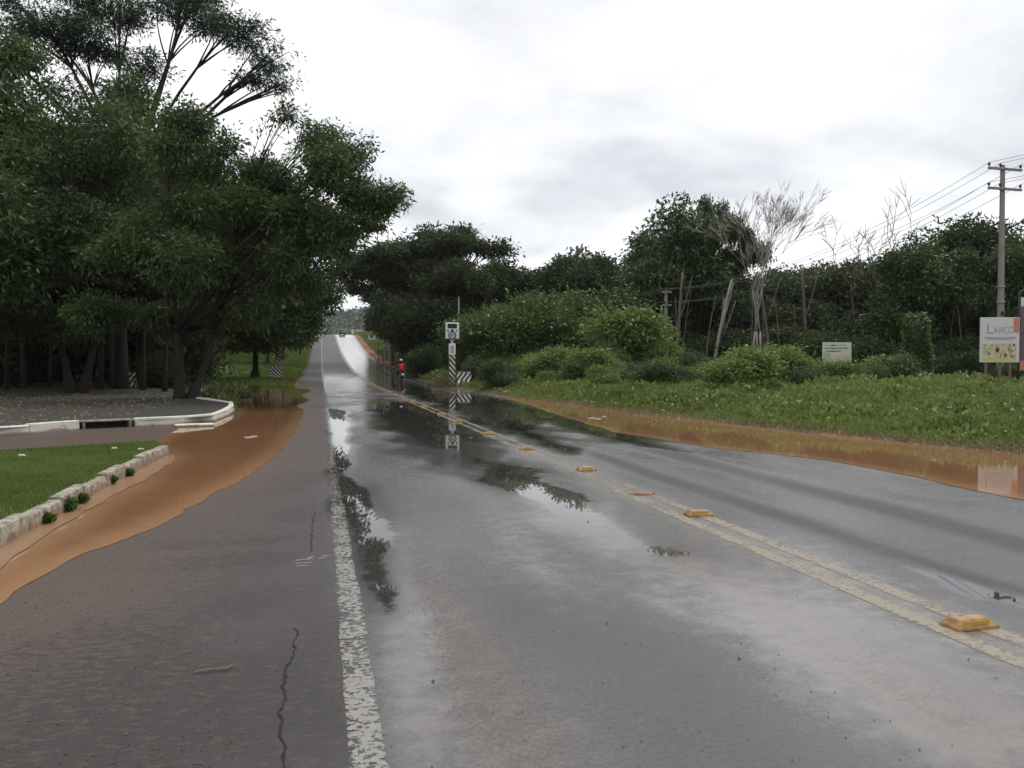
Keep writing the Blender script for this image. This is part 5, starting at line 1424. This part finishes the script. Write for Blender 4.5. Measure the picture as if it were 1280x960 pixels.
# ---- motorcycle and rider, seen from behind
MAT['tyre'] = simple('tyre', (0.02, 0.02, 0.02), 0.8, 0.2, 20)
MAT['moto_red'] = simple('moto_red', (0.22, 0.012, 0.014), 0.3, 0.1, 8)
MAT['chrome'] = simple('chrome', (0.5, 0.5, 0.5), 0.25, 0.1, 8, metallic=0.9)
MAT['plate_white'] = simple('plate_white', (0.62, 0.62, 0.60), 0.5, 0.05, 8)
MAT['tail_red'] = simple('tail_red', (0.35, 0.01, 0.01), 0.2, 0.1, 8)
mp_ = at(501, HOR, 67); my = mp_.y; mx_ = mp_.x; mz = float(hr(my))
mo = empty('motorcycle', (mx_, my, mz), 0.06); tag(mo, 'small red motorcycle ridden up the right lane', 'motorcycle')
def wheel(y, nm):
    w_ = empty_part = MB(); ring = []
    for k_ in range(21):
        a_ = 2 * math.pi * k_ / 20; ring.append(Vector((0, y + .26 * math.cos(a_), .30 + .26 * math.sin(a_))))
    ty = MB().tube(ring, .045, 8, cap=False).build('wheel', 'tyre', mo, True)
    rim = MB().tube([Vector((0, y + (q.y - y) * .80, .30 + (q.z - .30) * .80)) for q in ring], .012, 6, cap=False)
    for k_ in range(8):
        a_ = math.pi * k_ / 4; rim.tube([Vector((0, y, .30)), Vector((0, y + .21 * math.cos(a_), .30 + .21 * math.sin(a_)))], .006, 4)
    rim.lathe([(.04, -.05), (.04, .05)], 10, (0, y, .30), 'X')
    rim.build('rim', 'chrome', ty)
wheel(-.62, 'rear'); wheel(.62, 'front')
MB().loft([[(x * .75, y, z) for x, z in ((-.13 * k_, a1), (.13 * k_, a1), (.15 * k_, (a1 + b1) / 2), (.10 * k_, b1), (-.10 * k_, b1), (-.15 * k_, (a1 + b1) / 2))] for y, k_, a1, b1 in ((-.35, .7, .58, .76), (-.1, .9, .52, .80), (.1, 1.1, .55, .96), (.3, 1.2, .60, 1.0), (.42, .8, .68, .92))]).build('fuel_tank', 'moto_red', mo, True)
MB().loft([[(x * k_, y, z + dz) for x, z in ((-.12, 0), (.12, 0), (.14, .05), (.10, .09), (-.10, .09), (-.14, .05))] for y, k_, dz in ((-.78, .6, .82), (-.6, .9, .77), (-.3, 1.1, .74), (0, .9, .76))]).build('seat', 'black_plastic', mo, True)
MB().box((0, .02, .42), (.26, .42, .30), .04).build('engine', 'chrome', mo)
fr = MB(); fr.tube([Vector((0, .42, .95)), Vector((0, .1, .62)), Vector((0, -.2, .45)), Vector((0, -.62, .32))], .03, 6); fr.tube([Vector((.09, -.62, .30)), Vector((.09, -.55, .72))], .02, 6); fr.tube([Vector((-.09, -.62, .30)), Vector((-.09, -.55, .72))], .02, 6); fr.build('frame', 'frame_dark', mo, True)
for s_ in (-1, 1): MB().tube([Vector((.07 * s_, .62, .30)), Vector((.07 * s_, .42, 1.0))], .022, 6).build('fork', 'chrome', mo, True)
hb = MB().tube([Vector((-.36, .22, 1.06)), Vector((-.22, .34, 1.08)), Vector((0, .40, 1.03)), Vector((.22, .34, 1.08)), Vector((.36, .22, 1.06))], .014, 6).build('handlebar', 'frame_dark', mo, True)
for s_ in (-1, 1):
    mm = MB().tube([Vector((.28 * s_, .30, 1.08)), Vector((.34 * s_, .30, 1.24))], .007, 5); mm.box((.36 * s_, .29, 1.27), (.14, .03, .09), .012); mm.build('mirror', 'frame_dark', hb)
rfnd = MB().loft([[(x * .09, y, z) for x in (-1, 1)] + [(x * .09, y, z - .03) for x in (1, -1)] for y, z in ((-.35, .62), (-.62, .66), (-.85, .60), (-.95, .48))]).build('rear_mudguard', 'black_plastic', mo)
MB().box((0, -.955, .62), (.22, .012, .17), .004, rot=Matrix.Rotation(-.3, 3, 'X')).build('number_plate', 'plate_white', rfnd)
MB().box((0, -.86, .80), (.16, .07, .08), .02).build('tail_light', 'tail_red', mo)
for s_ in (-1, 1): MB().lathe([(.01, -.04), (.035, -.03), (.03, .03), (.01, .04)], 8, (.20 * s_, -.80, .76), 'Y').build('indicator', 'reflector', mo, True)
MB().tube([Vector((.12, .1, .30)), Vector((.15, -.3, .28)), Vector((.16, -.82, .42))], [.025, .045, .05], 8).build('exhaust', 'chrome', mo, True)
MB().lathe([(.02, .44), (.08, .47), (.09, .56), (.07, .58)], 12, (0, 0, .93), 'Y').build('headlamp', 'chrome', mo, True)

def skin_mesh(name, joints, edges, mat, parent, root_i=0, sub=2):
    me = bpy.data.meshes.new(name); me.from_pydata([j[:3] for j in joints], edges, []); me.update()
    ob = link(bpy.data.objects.new(name, me))
    sk = ob.modifiers.new('skin', 'SKIN'); ss = ob.modifiers.new('sub', 'SUBSURF'); ss.levels = sub; ss.render_levels = sub
    for i, j in enumerate(joints):
        r_ = j[3] if isinstance(j[3], tuple) else (j[3], j[3])
        me.skin_vertices[0].data[i].radius = r_
    me.skin_vertices[0].data[root_i].use_root = True
    dg = bpy.context.evaluated_depsgraph_get(); dg.update()
    nm = bpy.data.meshes.new_from_object(ob.evaluated_get(dg)); bpy.data.objects.remove(ob)
    nm.materials.clear(); nm.materials.append(mat if not isinstance(mat, str) else MAT[mat])
    nm.polygons.foreach_set('use_smooth', [True] * len(nm.polygons))
    o_ = bpy.data.objects.new(name, nm); return link(o_, parent)
MAT['skin'] = simple('skin', (0.20, 0.11, 0.07), 0.6, 0.1, 10)
MAT['shirt_red'] = simple('shirt_red', (0.70, 0.015, 0.05), 0.8, 0.15, 10)
MAT['trousers'] = simple('trousers', (0.025, 0.028, 0.04), 0.85, 0.2, 10)
MAT['shoe'] = simple('shoe', (0.03, 0.025, 0.02), 0.6, 0.2, 10)
rd = empty('person', (mx_, my, mz), 0.06); tag(rd, 'rider in red shirt and white-topped dark helmet seated on the motorcycle', 'person')
J = [(0, -.28, .88, (.15, .12)), (0, -.26, 1.02, (.15, .11)), (0, -.20, 1.22, (.17, .11)), (0, -.14, 1.36, (.12, .09)), (0, -.11, 1.44, .055), (0, -.08, 1.52, .06), (0, -.06, 1.60, .095), (0, -.06, 1.70, .085)]
E = [(i, i + 1) for i in range(7)]
for s_ in (-1, 1):
    b = len(J)
    J += [(.19 * s_, -.14, 1.36, .058), (.30 * s_, .0, 1.17, .045), (.33 * s_, .16, 1.09, .034), (.335 * s_, .215, 1.085, (.035, .022))]
    E += [(3, b), (b, b + 1), (b + 1, b + 2), (b + 2, b + 3)]
    hb_ = b + 3
    for f_ in range(4):                     # four fingers closed round the grip
        c = len(J); x = (.300 + .024 * f_) * s_
        J += [(x, .25, 1.095, .010), (x, .262, 1.06, .009), (x, .235, 1.045, .008)]; E += [(hb_, c), (c, c + 1), (c + 1, c + 2)]
    c = len(J); J += [(.285 * s_, .215, 1.07, .010), (.272 * s_, .235, 1.045, .009)]; E += [(hb_, c), (c, c + 1)]
    b = len(J)
    J += [(.12 * s_, -.24, .86, .10), (.24 * s_, .16, .74, .07), (.21 * s_, -.04, .36, .048), (.21 * s_, .0, .29, .045), (.21 * s_, .16, .26, .038)]
    E += [(0, b), (b, b + 1), (b + 1, b + 2), (b + 2, b + 3), (b + 3, b + 4)]
body = skin_mesh('body', J, E, 'skin', rd)
ft = [(0, -.28, .92, (.175, .145)), (0, -.26, 1.04, (.175, .135)), (0, -.20, 1.22, (.195, .135)), (0, -.14, 1.35, (.14, .11)), (0, -.115, 1.41, .075)]
fe = [(0, 1), (1, 2), (2, 3), (3, 4)]
for s_ in (-1, 1):
    b = len(ft); ft += [(.19 * s_, -.14, 1.355, .08), (.265 * s_, -.05, 1.23, .07)]; fe += [(3, b), (b, b + 1)]
skin_mesh('shirt', ft, fe, 'shirt_red', rd)
ft = [(0, -.28, .88, (.165, .14))]; fe = []
for s_ in (-1, 1):
    b = len(ft); ft += [(.12 * s_, -.24, .86, .115), (.24 * s_, .16, .74, .088), (.21 * s_, -.04, .38, .065)]; fe += [(0, b), (b, b + 1), (b + 1, b + 2)]
skin_mesh('trousers', ft, fe, 'trousers', rd)
for s_ in (-1, 1): MB().loft([[(.21 * s_ + x * .05 * k_, y, .225 + z) for x, z in ((-1, 0), (1, 0), (.9, .07 * k_), (-.9, .07 * k_))] for y, k_ in ((-.07, .9), (0, 1.2), (.1, 1.0), (.2, .7))]).build('shoe', 'shoe', rd, True)
hl = MB().lathe([(.09, 1.53), (.135, 1.56), (.150, 1.64), (.143, 1.72), (.11, 1.78), (.05, 1.815), (.005, 1.82)], 20, (0, -.06, 0)).build('helmet', 'black_plastic', rd, True)
MB().lathe([(.146, 1.70), (.152, 1.705), (.120, 1.775), (.06, 1.818), (.004, 1.826)], 20, (0, -.062, 0)).build('helmet_top', 'white_metal', hl, True)
MB().box((0, .075, 1.63), (.19, .03, .09), .012).build('visor', 'lens', hl)

# ---- car near the crest
MAT['car_paint'] = simple('car_paint', (0.03, 0.032, 0.036), 0.25, 0.1, 4, spec=0.6)
MAT['glass'] = simple('glass', (0.02, 0.022, 0.025), 0.08, 0.1, 4, spec=0.6)
cp = at(429.5, HOR, 222); cy = cp.y; cz = float(hr(cy)); pit = math.atan(float(hr(cy + 1) - hr(cy - 1)) / 2)
ca = empty('car', (5.5, cy, cz)); ca.rotation_euler = (pit, 0, 0); tag(ca, 'dark car driving away near the crest of the wet right lane', 'car')
def car_ring(y, w_, zb_, zt_): return [(x * w_, y, z) for x, z in ((-.9, zb_), (.9, zb_), (1, zb_ + .12), (1, (zb_ + zt_) / 2 + .05), (.93, zt_), (-.93, zt_), (-1, (zb_ + zt_) / 2 + .05), (-1, zb_ + .12))]
MB().loft([car_ring(y, w_, a1, b1) for y, w_, a1, b1 in ((-1.95, .74, .32, .78), (-1.85, .80, .24, .90), (-1.2, .84, .22, .92), (0, .85, .22, .92), (1.0, .84, .22, .90), (1.7, .80, .24, .80), (1.95, .70, .32, .66))]).build('body', 'car_paint', ca, True)
cab = MB().loft([[(-.78, y0, .90), (.78, y0, .90), (.60, y1, zt_), (-.60, y1, zt_)] for y0, y1, zt_ in ((-1.75, -1.35, 1.42), (-.6, -.6, 1.50), (.1, .1, 1.50), (1.0, .45, 1.42))]).build('cabin', 'car_paint', ca)
MB().add([(-.66, -1.71, .98), (.66, -1.71, .98), (.55, -1.43, 1.36), (-.55, -1.43, 1.36)], [(0, 1, 2, 3)]).build('rear_window', 'glass', cab)
MB().add([(.66, .93, .98), (-.66, .93, .98), (-.55, .56, 1.36), (.55, .56, 1.36)], [(0, 1, 2, 3)]).build('windscreen', 'glass', cab)
for s_ in (-1, 1): MB().add([(.775 * s_, -1.4, .98), (.775 * s_, .75, .98), (.655 * s_, .42, 1.38), (.655 * s_, -1.2, 1.38)], [(0, 1, 2, 3)]).build('side_window', 'glass', cab)
for s_ in (-1, 1):
    MB().box((.62 * s_, -1.93, .74), (.26, .06, .16), .015).build('tail_light', 'tail_red', ca)
    MB().box((.58 * s_, 1.90, .64), (.26, .06, .14), .015).build('headlight', 'plate_white', ca)
    MB().box((.90 * s_, .55, .98), (.14, .09, .11), .02).build('door_mirror', 'car_paint', ca)
    for y in (-1.2, 1.25):
        wl_ = MB().lathe([(.20, -.10), (.31, -.09), (.31, .09), (.20, .10)], 18, (.76 * s_, y, .31), 'X').build('wheel', 'tyre', ca, True)
        MB().lathe([(.19, -.115), (.19, .115)], 14, (.76 * s_, y, .31), 'X').build('rim', 'chrome', wl_)
MB().box((0, -1.965, .62), (.42, .02, .13), .004).build('number_plate', 'plate_white', ca)
MB().box((0, -1.95, .36), (1.5, .10, .16), .03).build('bumper', 'black_plastic', ca)

# ---- roadside things up the hill
hp = at(442, HOR, 262); hz = EYE + (HOR - 417) * 262 / F
MAT['house_white'] = simple('house_white', (0.66, 0.65, 0.62), 0.8, 0.1, 1)
MAT['roof_dark'] = simple('roof_dark', (0.11, 0.085, 0.07), 0.8, 0.25, 2)
ho = empty('roadside_house', (hp.x + 1.0, hp.y, Gz(hp.x + 1, hp.y)), 0.1); tag(ho, 'tiny white house with a dark doorway beyond the crest', 'house')
hh = hz - ho.location.z
MB().box((-.6, 0, hh / 2 + .6), (1.6, 3, hh + 1.6), .02).build('wall', 'house_white', ho)
MB().box((.95, 0.3, hh / 2 + .4), (1.5, 2.6, hh + 1.2), .02).build('side_wing', 'house_white', ho)
MB().box((.95, -1.01, hh + .25), (.9, .04, 1.0)).build('doorway', 'dark_void', ho)
MB().box((-.6, -1.52, hh + .6), (.6, .04, .6)).build('window', 'glass', ho)
MB().loft([[(x, y, hh + z) for x, z in ((-1.7, 1.4), (.5, 1.4), (-.6, 1.95))] for y in (-1.8, 1.8)]).build('roof', 'roof_dark', ho)
bp = at(465, HOR, 160); bz = EYE + (HOR - 424.5) * 160 / F; g0 = Gz(bp.x, bp.y)
wb = empty('verge_board', (bp.x, bp.y, g0)); tag(wb, 'white board on short posts on the grassy bank up the hill', 'sign board')
MB().box((0, 0, bz - g0 + .4), (1.4, .05, .8), .01).build('panel', 'board_white', wb)
MB().box((.05, -.03, bz - g0 + .4), (.9, .01, .18)).build('text_line', 'print_grey', wb)
for x in (-.5, .5): MB().box((x, .05, (bz - g0) / 2), (.08, .08, bz - g0 + .8), .006).build('post', 'wood_post', wb)
sp_ = at(480, HOR, 118); g0 = Gz(sp_.x, sp_.y); zt = EYE + (HOR - 426.5) * 118 / F
st = empty('roadside_stall', (sp_.x, sp_.y, g0)); tag(st, 'open wooden roadside stall with a plank top under the dark trees', 'stall')
for i in range(3): MB().box((0, -.3 + .3 * i, zt - g0 + .01 * i), (1.7, .28, .10), .01).build('plank', 'wood_post' if i else 'concrete', st)
for x in (-.75, .1, .7):
    for y in (-.3, .3): MB().box((x, y, (zt - g0) / 2), (.08, .08, zt - g0), .008).build('post', 'white_metal' if x > 0 else 'wood_post', st)
MB().box((0.35, -.42, zt - g0 + .12), (.8, .03, .3), .005).build('sign_plank', 'board_cream', st)
MB().box((0, 0, (zt - g0) * .55), (1.5, .7, .05), .005).build('counter', 'wood_post', st)
for px_, dp, top, r_, mt, lb in ((479.5, 115, 405, .10, 'bark_pale', 'slender pale wooden post beside the roadside stall'), (491, 112, 400, .16, 'bark_mid', 'thick grey trunk standing beside the roadside stall')):
    q = foot(px_, dp); h = (HOR - top) * dp / F + EYE - q.z
    root = empty('standing_post', q); tag(root, lb, 'post')
    MB().tube([Vector((0, 0, -.2)), Vector((.03, 0, h * .5)), Vector((-.02, .02, h))], [r_ * 1.2, r_, r_ * .8], 8).build('shaft', mt, root, True)
    MB().lathe([(r_ * 1.4, -.05), (r_ * 1.5, .25), (r_ * 1.1, .5)], 9).build('foot', mt, root, True)
q = foot(573.5, 70); h = (HOR - 372) * 70 / F + EYE - q.z
root = empty('thin_pole', q); tag(root, 'thin grey pole rising above the shrub behind the speed display', 'pole')
MB().tube([Vector((0, 0, -.2)), Vector((0, 0, h))], [.05, .03], 8).build('shaft', 'grey_metal', root, True); MB().lathe([(.05, h - .02), (.06, h + .03), (.02, h + .06)], 8).build('cap', 'grey_metal', root)
q = P(484, 460); qy = 88.0; qx = 8.45
root = empty('delineator_post', (qx, qy, Gz(qx, qy))); tag(root, 'short dark and white delineator post at the road edge past the motorcyclist', 'post')
MB().box((0, 0, .35), (.13, .10, .9), .015).build('shaft', 'white_metal', root); MB().box((0, 0, .86), (.15, .12, .26), .015).build('head', 'frame_dark', root)

# ------------------------------------------------------------------ thin damp air over the valley
hz_mat = bpy.data.materials.new('haze'); hz_mat.use_nodes = True
hn = hz_mat.node_tree; hn.nodes.clear()
ho_ = hn.nodes.new('ShaderNodeOutputMaterial'); pv = hn.nodes.new('ShaderNodeVolumePrincipled')
pv.inputs['Color'].default_value = (0.86, 0.90, 0.95, 1); pv.inputs['Density'].default_value = 0.00012
hn.links.new(pv.outputs[0], ho_.inputs['Volume'])
zlo = float(G(gx[None, :] + 0 * gy[:, None], gy[:, None] + 0 * gx[None, :]).min()) - 1.0
o = MB().box((0, 770, (zlo + 130) / 2), (1830, 1700, 130 - zlo)).build('haze', hz_mat)
tag(o, 'thin grey damp haze in the air', 'haze', kind='stuff')
